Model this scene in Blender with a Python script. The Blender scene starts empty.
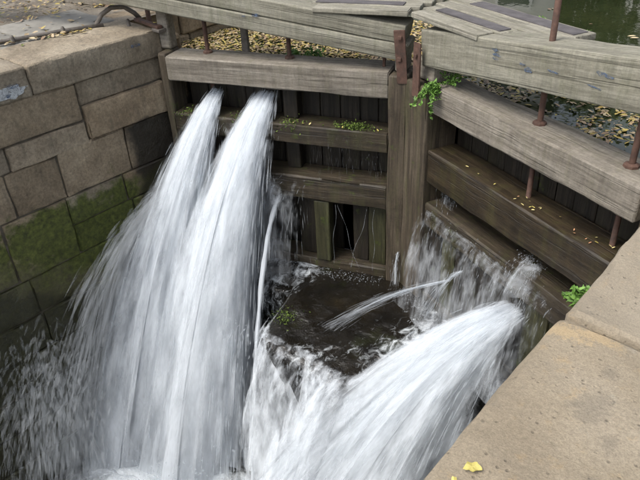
import bpy, math, random
import numpy as np
from mathutils import Matrix, Vector

rnd = random.Random(7)
RS = np.random.RandomState(11)
sc = bpy.context.scene
col = sc.collection
rad = math.radians

# ------------------------------------------------------------------ camera
CAM = Vector((3.08, 0.0, 1.6))
cam = bpy.data.cameras.new('camera')
cam.sensor_fit = 'HORIZONTAL'
cam.sensor_width = 36.0
cam.lens = 36.0 * 640.74 / 640.0
cam.clip_start = 0.05
cam.clip_end = 2000
cam_ob = bpy.data.objects.new('camera', cam)
col.objects.link(cam_ob)
rt = Vector((0.7485566, 0.66175075, -0.04182059))
up = Vector((-0.33221999, 0.42888789, 0.84005063))
fw = Vector((-0.57384048, 0.6149318, -0.54089369))
m = Matrix((rt, up, -fw)).transposed().to_4x4()
m.translation = CAM
cam_ob.matrix_world = m
sc.camera = cam_ob

# ------------------------------------------------------------------ world, sun, exposure
SUN_EL, SUN_AZ = rad(58), rad(200)          # azimuth clockwise from +Y (upstream)
world = bpy.data.worlds.new('World')
sc.world = world
world.use_nodes = True
wn = world.node_tree.nodes
wl = world.node_tree.links
bg = wn['Background']
sky = wn.new('ShaderNodeTexSky')
sky.sky_type = 'NISHITA'
sky.sun_disc = False
sky.sun_elevation = SUN_EL
sky.sun_rotation = SUN_AZ
sky.air_density = 1.0
sky.dust_density = 3.0
hs = wn.new('ShaderNodeHueSaturation')
hs.inputs['Saturation'].default_value = 0.42
wl.new(sky.outputs[0], hs.inputs['Color'])
wl.new(hs.outputs[0], bg.inputs['Color'])
bg.inputs['Strength'].default_value = 0.12
sun = bpy.data.lights.new('sun', 'SUN')
sun.energy = 1.2
sun.angle = rad(25)
sun.color = (1.0, 0.95, 0.88)
sun_ob = bpy.data.objects.new('sun', sun)
col.objects.link(sun_ob)
sd = Vector((math.sin(SUN_AZ) * math.cos(SUN_EL), math.cos(SUN_AZ) * math.cos(SUN_EL), math.sin(SUN_EL)))
sun_ob.rotation_euler = sd.to_track_quat('Z', 'Y').to_euler()
sun_ob.location = (0, 0, 30)
sc.view_settings.view_transform = 'Standard'
sc.view_settings.look = 'None'
sc.view_settings.gamma = 1.0
sc.view_settings.exposure = 1.2
sc.view_settings.use_curve_mapping = False
sc.cycles.max_bounces = 5
sc.cycles.diffuse_bounces = 3
sc.cycles.glossy_bounces = 3
sc.cycles.transmission_bounces = 3
sc.cycles.use_adaptive_sampling = True
sc.cycles.adaptive_threshold = 0.03
sc.cycles.caustics_reflective = False
sc.cycles.caustics_refractive = False
sc.cycles.transparent_max_bounces = 24
sc.cycles.use_denoising = True
try:
    sc.cycles.denoiser = 'OPENIMAGEDENOISE'
except Exception:
    pass

# ------------------------------------------------------------------ node helpers
class NT:
    def __init__(self, name):
        self.m = bpy.data.materials.new(name)
        self.m.use_nodes = True
        self.t = self.m.node_tree
        self.n = self.t.nodes
        self.b = self.n['Principled BSDF']
        self.out = self.n['Material Output']
    def new(self, kind, **kw):
        x = self.n.new('ShaderNode' + kind)
        for k, v in kw.items():
            if k.startswith('in_'):
                x.inputs[k[3:].replace('_', ' ')].default_value = v
            else:
                setattr(x, k, v)
        return x
    def link(self, a, b): self.t.links.new(a, b)
    def coord(self, kind, scale=(1, 1, 1)):
        if kind == 'world':
            o = self.new('NewGeometry').outputs['Position']
        else:
            o = self.new('TexCoord').outputs[kind]
        mp = self.new('Mapping')
        mp.inputs['Scale'].default_value = scale
        self.link(o, mp.inputs['Vector'])
        return mp.outputs['Vector']
    def noise(self, vec, scale, detail=6, rough=0.6, dist=0.0):
        x = self.new('TexNoise')
        x.inputs['Scale'].default_value = scale
        x.inputs['Detail'].default_value = detail
        x.inputs['Roughness'].default_value = rough
        x.inputs['Distortion'].default_value = dist
        self.link(vec, x.inputs['Vector'])
        return x.outputs['Fac']
    def ramp(self, fac, stops):
        r = self.new('ValToRGB')
        el = r.color_ramp.elements
        while len(el) < len(stops): el.new(0.5)
        for e, (p, c) in zip(el, stops):
            e.position = p
            e.color = c if len(c) == 4 else (*c, 1)
        self.link(fac, r.inputs['Fac'])
        return r.outputs['Color']
    def step(self, fac, a, b):
        r = self.new('MapRange', interpolation_type='SMOOTHSTEP')
        r.inputs['From Min'].default_value = a
        r.inputs['From Max'].default_value = b
        self.link(fac, r.inputs['Value'])
        return r.outputs['Result']
    def math(self, op, a, b=None):
        x = self.new('Math', operation=op)
        for i, v in enumerate((a, b)):
            if v is None: continue
            if isinstance(v, (int, float)): x.inputs[i].default_value = v
            else: self.link(v, x.inputs[i])
        return x.outputs[0]
    def mix(self, fac, a, b, mode='MIX'):
        x = self.new('Mix', data_type='RGBA', blend_type=mode)
        for i, v in ((0, fac), (6, a), (7, b)):
            if isinstance(v, (int, float)): x.inputs[i].default_value = v
            elif isinstance(v, tuple): x.inputs[i].default_value = v if len(v) == 4 else (*v, 1)
            else: self.link(v, x.inputs[i])
        return x.outputs[2]
    def sep(self, vec):
        x = self.new('SeparateXYZ'); self.link(vec, x.inputs[0]); return x.outputs
    def random(self): return self.new('ObjectInfo').outputs['Random']
    def bump(self, h, strength, dist, prev=None):
        x = self.new('Bump')
        x.inputs['Strength'].default_value = strength
        x.inputs['Distance'].default_value = dist
        self.link(h, x.inputs['Height'])
        if prev: self.link(prev, x.inputs['Normal'])
        return x.outputs[0]
    def done(self, color=None, rough=None, normal=None):
        if color is not None:
            if isinstance(color, tuple): self.b.inputs['Base Color'].default_value = (*color[:3], 1)
            else: self.link(color, self.b.inputs['Base Color'])
        if rough is not None:
            if isinstance(rough, (int, float)): self.b.inputs['Roughness'].default_value = rough
            else: self.link(rough, self.b.inputs['Roughness'])
        if normal is not None: self.link(normal, self.b.inputs['Normal'])
        return self.m

M = {}

def wall_stone():
    t = NT('wall_stone')
    w = t.coord('world')
    big = t.noise(w, 2.2, 8, 0.62)
    fine = t.noise(w, 38, 5, 0.7)
    c = t.ramp(big, [(0.28, (0.172, 0.138, 0.096)), (0.5, (0.275, 0.231, 0.170)), (0.72, (0.37, 0.322, 0.245))])
    r = t.random()
    c = t.mix(0.9, c, t.ramp(r, [(0.0, (0.72, 0.66, 0.58)), (0.25, (1.1, 1.03, 0.93)), (0.5, (0.86, 0.89, 0.92)), (0.75, (1.2, 1.1, 0.97)), (1.0, (0.95, 0.85, 0.72))]), 'MULTIPLY')
    c = t.mix(0.7, c, t.ramp(fine, [(0.25, (0.45, 0.45, 0.45)), (0.7, (1.4, 1.4, 1.4))]), 'MULTIPLY')
    c = t.mix(0.6, c, t.ramp(t.noise(w, 9, 8, 0.75), [(0.3, (0.6, 0.58, 0.55)), (0.5, (1, 1, 1)), (0.7, (1.35, 1.33, 1.28))]), 'MULTIPLY')
    x, y, z = t.sep(w)
    # streaks of old run-off
    st = t.noise(t.coord('world', (6, 6, 0.7)), 2.5, 5, 0.6)
    c = t.mix(t.math('MULTIPLY', t.step(st, 0.52, 0.75), 0.45), c, (0.07, 0.062, 0.048))
    # moss grows on the damp courses
    patch = t.noise(w, 3.2, 7, 0.65)
    damp = t.step(z, -1.05, -1.6)
    dn = t.math('ADD', t.math('MULTIPLY', damp, 0.46), patch)
    moss = t.step(dn, 0.70, 0.86)
    mc = t.ramp(t.noise(w, 22, 6, 0.7), [(0.3, (0.022, 0.030, 0.006)), (0.55, (0.092, 0.115, 0.018)), (0.75, (0.18, 0.195, 0.038))])
    # wet, dark slime where the spray always hits
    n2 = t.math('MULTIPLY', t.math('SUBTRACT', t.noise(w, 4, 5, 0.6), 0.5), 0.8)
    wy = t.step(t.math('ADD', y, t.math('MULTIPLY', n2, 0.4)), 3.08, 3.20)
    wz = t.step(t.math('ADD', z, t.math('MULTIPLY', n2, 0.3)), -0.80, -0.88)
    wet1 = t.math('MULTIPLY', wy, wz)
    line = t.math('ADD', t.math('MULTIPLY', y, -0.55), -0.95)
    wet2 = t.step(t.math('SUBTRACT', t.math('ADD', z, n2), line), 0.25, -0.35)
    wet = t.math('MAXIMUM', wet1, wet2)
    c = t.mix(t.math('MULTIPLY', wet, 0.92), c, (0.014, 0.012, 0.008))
    c = t.mix(t.math('MULTIPLY', moss, t.math('SUBTRACT', 0.95, t.math('MULTIPLY', wet, 0.75))), c, mc)
    rough = t.math('SUBTRACT', 0.9, t.math('MULTIPLY', wet, 0.45))
    n = t.bump(t.noise(w, 9, 8, 0.7), 0.75, 0.035)
    n = t.bump(fine, 0.8, 0.010, n)
    return t.done(c, rough, n)

def cope_stone():
    t = NT('coping_stone')
    w = t.coord('world')
    big = t.noise(w, 1.7, 8, 0.6)
    fine = t.noise(w, 70, 6, 0.75)
    mid = t.noise(w, 11, 7, 0.65)
    c = t.ramp(big, [(0.3, (0.222, 0.180, 0.125)), (0.52, (0.285, 0.237, 0.168)), (0.72, (0.335, 0.285, 0.212))])
    c = t.mix(t.math('MULTIPLY', t.step(mid, 0.56, 0.72), 0.5), c, (0.38, 0.27, 0.14))
    c = t.mix(t.math('MULTIPLY', t.step(mid, 0.44, 0.28), 0.45), c, (0.19, 0.165, 0.13))
    c = t.mix(0.45, c, t.ramp(fine, [(0.28, (0.5, 0.5, 0.5)), (0.7, (1.3, 1.3, 1.3))]), 'MULTIPLY')
    sp = t.new('TexVoronoi'); sp.inputs['Scale'].default_value = 26; t.link(w, sp.inputs['Vector'])
    c = t.mix(t.math('MULTIPLY', t.step(sp.outputs['Distance'], 0.13, 0.05), 0.55), c, (0.10, 0.085, 0.06))
    # an old tar stain on the near slab
    def blot(px, py, rx, ry):
        s = t.new('VectorMath', operation='SUBTRACT'); t.link(w, s.inputs[0]); s.inputs[1].default_value = (px, py, 0)
        k = t.new('VectorMath', operation='MULTIPLY'); t.link(s.outputs[0], k.inputs[0]); k.inputs[1].default_value = (1 / rx, 1 / ry, 0)
        l = t.new('VectorMath', operation='LENGTH'); t.link(k.outputs[0], l.inputs[0])
        d = t.math('ADD', l.outputs['Value'], t.math('MULTIPLY', t.math('SUBTRACT', t.noise(w, 26, 8, 0.85), 0.5), 4.5))
        return t.step(d, 1.0, 0.45)
    b = t.math('MAXIMUM', blot(2.735, 1.60, 0.07, 0.10), blot(2.83, 1.49, 0.035, 0.05))
    b = t.math('MAXIMUM', b, blot(2.72, 1.78, 0.04, 0.04))
    c = t.mix(t.math('MULTIPLY', b, 0.30), c, (0.10, 0.09, 0.075))
    o = t.math('MAXIMUM', blot(2.50, 1.90, 0.14, 0.05), blot(2.60, 1.93, 0.12, 0.04))
    c = t.mix(t.math('MULTIPLY', o, 0.7), c, (0.40, 0.30, 0.17))
    # greyer second slab
    x, y, z = t.sep(w)
    c = t.mix(t.math('MULTIPLY', t.step(y, 1.97, 2.08), 0.55), c, t.mix(0.5, c, (0.30, 0.27, 0.22)))
    li = t.step(t.noise(w, 7.5, 9, 0.8), 0.60, 0.68)
    c = t.mix(t.math('MULTIPLY', li, 0.35), c, (0.36, 0.34, 0.28))
    gr = t.noise(w, 160, 4, 0.7)
    c = t.mix(0.5, c, t.ramp(gr, [(0.3, (0.55, 0.55, 0.55)), (0.7, (1.3, 1.3, 1.3))]), 'MULTIPLY')
    n = t.bump(mid, 0.45, 0.02)
    n = t.bump(fine, 0.7, 0.008, n)
    n = t.bump(t.step(sp.outputs['Distance'], 0.05, 0.2), 0.6, 0.008, n)
    n = t.bump(gr, 0.5, 0.003, n)
    return t.done(c, 0.9, n)

def timber(name, axis, dark, midc, light, algae=0.3, rough=0.82, moss=0.0, ac=(0.12, 0.125, 0.055), grain=0.55):
    t = NT(name)
    s = [14, 14, 14]; s[axis] = 0.9
    o = t.coord('Object', tuple(s))
    o1 = t.coord('Object')
    rv = t.random()
    add = t.new('VectorMath', operation='ADD'); t.link(o, add.inputs[0])
    cmb = t.new('CombineXYZ'); t.link(t.math('MULTIPLY', rv, 40), cmb.inputs[0]); t.link(t.math('MULTIPLY', rv, 17), cmb.inputs[1])
    t.link(cmb.outputs[0], add.inputs[1])
    g = t.noise(add.outputs[0], 1.6, 8, 0.62, 0.4)
    g2 = t.noise(add.outputs[0], 6, 5, 0.6)
    c = t.ramp(g, [(0.28, dark), (0.5, midc), (0.72, light)])
    c = t.mix(grain, c, t.ramp(g2, [(0.3, (0.6, 0.6, 0.6)), (0.7, (1.25, 1.25, 1.25))]), 'MULTIPLY')
    w = t.coord('world')
    st = t.noise(t.coord('world', (5, 5, 0.8)), 2.2, 6, 0.65)
    c = t.mix(t.math('MULTIPLY', t.step(st, 0.47, 0.7), algae), c, ac)
    c = t.mix(t.math('MULTIPLY', t.step(t.noise(w, 5.5, 7, 0.7), 0.5, 0.7), 0.6), c, dark)
    if moss:
        ms = t.step(t.noise(w, 6, 7, 0.7), 0.62 - moss * 0.2, 0.75 - moss * 0.15)
        c = t.mix(ms, c, t.ramp(t.noise(w, 40, 4), [(0.3, (0.025, 0.035, 0.006)), (0.7, (0.085, 0.11, 0.018))]))
    vs = t.noise(t.coord('world', (9, 9, 0.6)), 3.0, 6, 0.7)
    c = t.mix(0.5, c, t.ramp(vs, [(0.3, (0.62, 0.62, 0.62)), (0.52, (1.0, 1.0, 1.0)), (0.75, (1.28, 1.27, 1.24))]), 'MULTIPLY')
    sp = t.noise(w, 55, 6, 0.8)
    c = t.mix(0.5, c, t.ramp(sp, [(0.3, (0.55, 0.55, 0.55)), (0.7, (1.35, 1.35, 1.35))]), 'MULTIPLY')
    ck = t.noise(t.coord('Object', tuple(v * (3.0 if v > 1 else 0.7) for v in s)), 1.0, 3, 0.5)
    c = t.mix(t.math('MULTIPLY', t.step(ck, 0.63, 0.69), 0.45), c, tuple(v * 0.35 for v in dark))
    n = t.bump(t.step(ck, 0.68, 0.60), 0.5, 0.008)
    n = t.bump(g, 0.4, 0.010, n)
    n = t.bump(g2, 0.5, 0.005, n)
    n = t.bump(sp, 0.35, 0.004, n)
    return t.done(c, rough, n)

def rust():
    t = NT('rusty_iron')
    w = t.coord('world')
    a = t.noise(w, 14, 8, 0.7)
    c = t.ramp(a, [(0.28, (0.030, 0.020, 0.016)), (0.5, (0.082, 0.043, 0.030)), (0.66, (0.125, 0.070, 0.050)), (0.8, (0.19, 0.14, 0.12))])
    n = t.bump(t.noise(w, 60, 5, 0.7), 0.5, 0.004)
    return t.done(c, 0.8, n)

def grey_iron():
    t = NT('worn_iron')
    w = t.coord('world')
    c = t.ramp(t.noise(w, 12, 8, 0.7), [(0.3, (0.05, 0.042, 0.035)), (0.55, (0.115, 0.10, 0.085)), (0.75, (0.19, 0.165, 0.14))])
    return t.done(c, 0.65, t.bump(t.noise(w, 60, 5), 0.4, 0.003))

def ground_mat():
    t = NT('earth')
    w = t.coord('world')
    c = t.ramp(t.noise(w, 1.3, 9, 0.7), [(0.3, (0.085, 0.072, 0.052)), (0.5, (0.17, 0.145, 0.11)), (0.7, (0.24, 0.215, 0.175))])
    c = t.mix(0.5, c, t.ramp(t.noise(w, 30, 6, 0.75), [(0.3, (0.5, 0.5, 0.5)), (0.7, (1.35, 1.35, 1.35))]), 'MULTIPLY')
    n = t.bump(t.noise(w, 14, 8, 0.7), 0.7, 0.03)
    return t.done(c, 0.95, n)

def mortar():
    t = NT('mortar')
    w = t.coord('world')
    c = t.ramp(t.noise(w, 9, 7, 0.7), [(0.3, (0.06, 0.052, 0.038)), (0.7, (0.20, 0.175, 0.135))])
    return t.done(c, 0.95, t.bump(t.noise(w, 30, 5), 0.6, 0.01))

def pound_mat():
    t = NT('still_water')
    w = t.coord('world')
    t.b.inputs['IOR'].default_value = 1.333
    c = t.ramp(t.noise(w, 0.6, 4), [(0.3, (0.014, 0.020, 0.008)), (0.7, (0.030, 0.036, 0.014))])
    n = t.bump(t.noise(w, 2.5, 3, 0.5), 0.06, 0.05)
    return t.done(c, 0.03, n)

def foam_pool_mat():
    t = NT('foaming_water')
    w = t.coord('world')
    a = t.new('Attribute', attribute_name='dens').outputs['Fac']
    nz = t.noise(w, 5, 9, 0.72, 0.6)
    f = t.step(t.math('ADD', t.math('MULTIPLY', a, 0.75), nz), 0.62, 1.0)
    c = t.mix(f, (0.022, 0.021, 0.016), (0.80, 0.85, 0.88))
    n = t.bump(t.noise(w, 9, 7, 0.7), 0.8, 0.06)
    return t.done(c, t.math('ADD', 0.12, t.math('MULTIPLY', f, 0.55)), n)

def sill_water_mat():
    t = NT('shallow_water')
    w = t.coord('world')
    a = t.new('Attribute', attribute_name='dens').outputs['Fac']
    nz = t.noise(t.coord('world', (1.4, 1.0, 1)), 9, 8, 0.7, 0.8)
    f = t.step(t.math('ADD', t.math('MULTIPLY', a, 0.6), nz), 0.60, 0.92)
    base = t.ramp(t.noise(w, 3.0, 6, 0.65), [(0.3, (0.004, 0.0035, 0.003)), (0.6, (0.011, 0.009, 0.006)), (0.8, (0.026, 0.020, 0.011))])
    base = t.mix(t.math('MULTIPLY', t.step(t.noise(w, 2.3, 5), 0.56, 0.7), 0.6), base, (0.016, 0.020, 0.005))
    c = t.mix(t.math('MULTIPLY', f, 0.85), base, (0.72, 0.77, 0.80))
    n = t.bump(t.noise(w, 7, 6, 0.65, 0.5), 0.6, 0.05)
    return t.done(c, t.math('ADD', 0.1, t.math('MULTIPLY', f, 0.4)), n)

def white_water(name, streak_u, streak_v, lo, hi, amax=1.0, colr=(0.79, 0.84, 0.89)):
    """falling water: opaque threads of aerated water with clear gaps between them"""
    t = NT(name)
    t.n.remove(t.b)
    uv = t.coord('UV', (streak_u, streak_v, 1))
    uv2 = t.coord('UV', (streak_u * 0.28, streak_v * 0.45, 1))
    a = t.new('Attribute', attribute_name='dens').outputs['Fac']
    n1 = t.noise(uv, 1.0, 3, 0.65, 0.0)
    n2 = t.noise(uv2, 1.0, 2, 0.6, 0.0)
    s = t.math('ADD', t.math('MULTIPLY', n1, 0.55), t.math('MULTIPLY', n2, 0.45))
    s = t.math('ADD', s, t.math('SUBTRACT', a, 0.5))
    alpha = t.math('MULTIPLY', t.step(s, lo, hi), amax)
    df = t.new('BsdfDiffuse'); df.inputs['Color'].default_value = (*colr, 1)
    tl = t.new('BsdfTranslucent'); tl.inputs['Color'].default_value = (*colr, 1)
    m1 = t.new('MixShader'); m1.inputs[0].default_value = 0.35
    t.link(df.outputs[0], m1.inputs[1]); t.link(tl.outputs[0], m1.inputs[2])
    # aerated water scatters like a cloud of drops: its shade hardly follows the sheet's own facing
    gn = t.new('NewGeometry').outputs['Normal']
    k1 = t.new('VectorMath', operation='SCALE'); t.link(gn, k1.inputs[0]); k1.inputs['Scale'].default_value = 0.3
    k2 = t.new('VectorMath', operation='ADD'); t.link(k1.outputs[0], k2.inputs[0]); k2.inputs[1].default_value = (-0.05, -0.45, 0.85)
    k3 = t.new('VectorMath', operation='NORMALIZE'); t.link(k2.outputs[0], k3.inputs[0])
    t.link(k3.outputs[0], df.inputs['Normal'])
    tr = t.new('BsdfTransparent')
    m2 = t.new('MixShader')
    t.link(alpha, m2.inputs[0]); t.link(tr.outputs[0], m2.inputs[1]); t.link(m1.outputs[0], m2.inputs[2])
    t.link(m2.outputs[0], t.out.inputs['Surface'])
    return t.m

def droplets(name, alpha=0.6, colr=(0.79, 0.84, 0.89)):
    t = NT(name)
    t.n.remove(t.b)
    df = t.new('BsdfDiffuse'); df.inputs['Color'].default_value = (*colr, 1)
    tl = t.new('BsdfTranslucent'); tl.inputs['Color'].default_value = (*colr, 1)
    m1 = t.new('MixShader'); m1.inputs[0].default_value = 0.5
    t.link(df.outputs[0], m1.inputs[1]); t.link(tl.outputs[0], m1.inputs[2])
    tr = t.new('BsdfTransparent')
    m2 = t.new('MixShader'); m2.inputs[0].default_value = alpha
    t.link(tr.outputs[0], m2.inputs[1]); t.link(m1.outputs[0], m2.inputs[2])
    t.link(m2.outputs[0], t.out.inputs['Surface'])
    return t.m

def leaf_mat(name, stops, rough=0.6):
    t = NT(name)
    a = t.new('Attribute', attribute_name='dens').outputs['Fac']
    c = t.ramp(a, stops)
    c = t.mix(0.4, c, t.ramp(t.noise(t.coord('world'), 60, 3), [(0.3, (0.6, 0.6, 0.6)), (0.7, (1.25, 1.25, 1.25))]), 'MULTIPLY')
    t.b.inputs['Transmission Weight'].default_value = 0.0
    return t.done(c, rough)

def plain(name, c, rough=0.8, var=0.25, scale=9, bump=0.2):
    t = NT(name)
    w = t.coord('world')
    k = t.noise(w, scale, 7, 0.65)
    cc = t.ramp(k, [(0.3, tuple(v * (1 - var) for v in c)), (0.7, tuple(v * (1 + var) for v in c))])
    return t.done(cc, rough, t.bump(t.noise(w, scale * 5, 5), bump, 0.005))

M['stone'] = wall_stone()
M['cope'] = cope_stone()
M['mortar'] = mortar()
M['ground'] = ground_mat()
M['beam'] = timber('weathered_beam', 0, (0.125, 0.116, 0.086), (0.225, 0.213, 0.165), (0.305, 0.292, 0.235), 0.38, 0.8, 0, (0.130, 0.135, 0.078), 0.35)
M['rail'] = timber('weathered_rail', 0, (0.108, 0.092, 0.072), (0.205, 0.182, 0.148), (0.290, 0.262, 0.218), 0.38, 0.85, 0, (0.118, 0.112, 0.062))
M['wet_rail'] = timber('wet_rail', 0, (0.013, 0.009, 0.005), (0.038, 0.028, 0.016), (0.078, 0.060, 0.038), 0.45, 0.62, 0.2, (0.05, 0.052, 0.016))
M['brown_rail'] = timber('brown_wet_rail', 0, (0.010, 0.007, 0.004), (0.030, 0.021, 0.011), (0.058, 0.041, 0.022), 0.4, 0.5, 0.0, (0.06, 0.055, 0.018))
M['post'] = timber('weathered_post', 2, (0.026, 0.019, 0.012), (0.066, 0.050, 0.032), (0.125, 0.100, 0.070), 0.5, 0.75, 0.1, (0.085, 0.085, 0.035))
M['green_post'] = timber('algae_post', 2, (0.018, 0.017, 0.008), (0.042, 0.040, 0.017), (0.070, 0.066, 0.030), 0.4, 0.6, 0.3)
M['plank'] = timber('wet_plank', 2, (0.006, 0.005, 0.003), (0.017, 0.013, 0.009), (0.042, 0.033, 0.023), 0.4, 0.5, 0.1, (0.035, 0.034, 0.014))
M['walk'] = timber('walkway_board', 0, (0.150, 0.138, 0.105), (0.245, 0.230, 0.182), (0.330, 0.310, 0.255), 0.25, 0.85)
M['rust'] = rust()
M['iron'] = grey_iron()
M['grip'] = plain('grip_strip', (0.085, 0.078, 0.08), 0.9, 0.3, 12, 0.6)
M['pound'] = pound_mat()
M['pool'] = foam_pool_mat()
M['sillwater'] = sill_water_mat()
M['jet'] = white_water('white_water', 13, 4.6, 0.14, 0.80, 0.93)
M['veil'] = white_water('thin_white_water', 13, 3.2, 0.36, 0.88, 0.85)
M['cascade'] = white_water('broken_white_water', 12, 2.6, 0.46, 0.76, 0.85)
M['cord'] = white_water('solid_jet', 40, 2.4, 0.10, 0.80, 0.9)
M['drop'] = droplets('water_threads', 0.22)
M['mist'] = droplets('fine_spray', 0.07, (0.85, 0.89, 0.92))
LEAFS = [(0.0, (0.34, 0.23, 0.05)), (0.2, (0.42, 0.34, 0.10)), (0.4, (0.26, 0.18, 0.10)), (0.6, (0.48, 0.40, 0.24)), (0.75, (0.30, 0.21, 0.13)), (0.9, (0.13, 0.085, 0.05)), (1.0, (0.14, 0.17, 0.04))]
M['litter'] = leaf_mat('fallen_leaves', LEAFS)
M['yellow_leaf'] = plain('yellow_leaf', (0.46, 0.39, 0.11), 0.6, 0.25, 40)
M['orange_leaf'] = plain('orange_leaf', (0.36, 0.19, 0.10), 0.6, 0.25, 40)
M['pale_leaf'] = plain('pale_leaf', (0.58, 0.50, 0.22), 0.6, 0.25, 40)
M['fern'] = leaf_mat('fern_green', [(0.0, (0.05, 0.11, 0.015)), (0.5, (0.10, 0.21, 0.03)), (1.0, (0.17, 0.31, 0.06))])
M['moss'] = leaf_mat('moss_green', [(0.0, (0.025, 0.04, 0.006)), (0.6, (0.07, 0.11, 0.014)), (1.0, (0.13, 0.19, 0.03))], 0.9)
M['foliage'] = leaf_mat('tree_foliage', [(0.0, (0.022, 0.038, 0.010)), (0.6, (0.045, 0.075, 0.018)), (1.0, (0.10, 0.11, 0.03))])
M['bark'] = plain('bark', (0.09, 0.075, 0.055), 0.95, 0.4, 8, 0.8)
def worn_paint(name, c, lo, hi):
    m_ = plain(name, c, 0.8, 0.3, 30)
    n_ = m_.node_tree.nodes; l_ = m_.node_tree.links
    tx = n_.new('ShaderNodeTexNoise'); tx.inputs['Scale'].default_value = 45; tx.inputs['Detail'].default_value = 6; tx.inputs['Roughness'].default_value = 0.75
    ge = n_.new('ShaderNodeNewGeometry'); l_.new(ge.outputs['Position'], tx.inputs['Vector'])
    mr = n_.new('ShaderNodeMapRange'); mr.inputs['From Min'].default_value = lo; mr.inputs['From Max'].default_value = hi
    l_.new(tx.outputs['Fac'], mr.inputs['Value']); l_.new(mr.outputs['Result'], n_['Principled BSDF'].inputs['Alpha'])
    return m_
M['blue_paint'] = worn_paint('blue_paint', (0.085, 0.125, 0.20), 0.40, 0.66)
M['white_paint'] = worn_paint('white_paint', (0.42, 0.44, 0.45), 0.30, 0.5)
M['frame_paint'] = plain('frame_paint', (0.6, 0.6, 0.6), 0.7, 0.1, 3)
M['render'] = plain('white_render', (0.66, 0.65, 0.63), 0.9, 0.08, 2)
M['slate'] = plain('roof_slate', (0.10, 0.10, 0.11), 0.8, 0.3, 3)
M['glass'] = plain('window_glass', (0.03, 0.035, 0.04), 0.08, 0.1, 2, 0.0)
M['slab'] = plain('grey_slab', (0.215, 0.205, 0.18), 0.9, 0.28, 3.5, 0.6)

# ------------------------------------------------------------------ mesh helpers
def link(name, me, mat=None, parent=None, loc=(0, 0, 0), rotz=0.0):
    o = bpy.data.objects.new(name, me)
    col.objects.link(o)
    o.location = loc
    if rotz: o.rotation_euler = (0, 0, rotz)
    if mat and not me.materials: me.materials.append(M[mat])
    if parent: o.parent = parent
    return o

def tag(o, label=None, cat=None, group=None, kind=None):
    if label: o['label'] = label
    if cat: o['category'] = cat
    if group: o['group'] = group
    if kind: o['kind'] = kind
    return o

def empty(name, loc, rotz=0.0):
    o = bpy.data.objects.new(name, None)
    col.objects.link(o)
    o.location = loc
    o.rotation_euler = (0, 0, rotz)
    o.empty_display_size = 0.2
    return o

def mesh_np(name, V, F, smooth=True, dens=None, uv=None):
    V = np.asarray(V, np.float32); F = np.asarray(F, np.int32)
    me = bpy.data.meshes.new(name)
    k = F.shape[1]
    me.vertices.add(len(V)); me.vertices.foreach_set('co', V.ravel())
    me.loops.add(F.size); me.loops.foreach_set('vertex_index', F.ravel())
    me.polygons.add(len(F))
    me.polygons.foreach_set('loop_start', np.arange(0, F.size, k, dtype=np.int32))
    me.polygons.foreach_set('loop_total', np.full(len(F), k, np.int32))
    me.polygons.foreach_set('use_smooth', np.full(len(F), smooth, bool))
    if uv is not None:
        l = me.uv_layers.new(name='UVMap')
        l.data.foreach_set('uv', np.asarray(uv, np.float32)[F.ravel()].ravel())
    if dens is not None:
        a = me.attributes.new('dens', 'FLOAT', 'POINT')
        a.data.foreach_set('value', np.asarray(dens, np.float32))
    me.update(calc_edges=True)
    return me

def nz(P, f, seed, oct=3):
    """cheap smooth noise, about -1..1, on an (n,3) array"""
    P = np.asarray(P, float)
    out = np.zeros(len(P)); amp = 1.0; tot = 0
    rs = np.random.RandomState(seed)
    for o in range(oct):
        for k in range(3):
            d = rs.normal(size=3); d /= np.linalg.norm(d)
            d2 = rs.normal(size=3); d2 /= np.linalg.norm(d2)
            out += amp * np.sin(P @ d * f + rs.uniform(0, 6.28) + 1.3 * np.sin(P @ d2 * f * 0.7 + rs.uniform(0, 6.28))) / 3
        tot += amp; amp *= 0.55; f *= 2.1
    return out / tot * 1.6

def block_mesh(name, sx, sy, sz, n=(5, 3, 3), r=0.012, amp=0.004, f=6.0, seed=0, shear=None):
    """a worn block: rounded box cut into a grid and roughened"""
    h = np.array([sx, sy, sz]) / 2
    r = min(r, 0.45 * h.min() * 2 * 0.5)
    ax = []
    for i in range(3):
        inner = np.linspace(-h[i] + r, h[i] - r, max(n[i], 2))
        ax.append(np.concatenate([[-h[i]], inner, [h[i]]]))
    idx = {}; V = []; F = []
    def vid(i, j, k):
        key = (i, j, k)
        if key not in idx:
            idx[key] = len(V); V.append((ax[0][i], ax[1][j], ax[2][k]))
        return idx[key]
    N = [len(a) for a in ax]
    for d in range(3):
        a, b = (d + 1) % 3, (d + 2) % 3
        for side in (0, N[d] - 1):
            for p in range(N[a] - 1):
                for q in range(N[b] - 1):
                    quad = []
                    for (pp, qq) in ((p, q), (p + 1, q), (p + 1, q + 1), (p, q + 1)):
                        c = [0, 0, 0]; c[d] = side; c[a] = pp; c[b] = qq
                        quad.append(vid(*c))
                    F.append(quad if side else quad[::-1])
    V = np.array(V, float)
    inner = np.clip(V, -(h - r), h - r)
    dv = V - inner
    L = np.linalg.norm(dv, axis=1, keepdims=True)
    nrm = dv / np.maximum(L, 1e-9)
    V = inner + nrm * r
    disp = nz(V, f, seed) * amp + nz(V, f * 4, seed + 1, 2) * amp * 0.45
    # edges wear more than faces
    edge = (np.abs(dv) > 1e-6).sum(1)
    disp = disp - np.where(edge > 1, np.abs(nz(V, f * 1.5, seed + 5)) ** 2 * amp * 2.6, 0)
    V = V + nrm * disp[:, None]
    me = mesh_np(name, V, F)
    me.set_sharp_from_angle(angle=rad(24))
    return me

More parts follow.
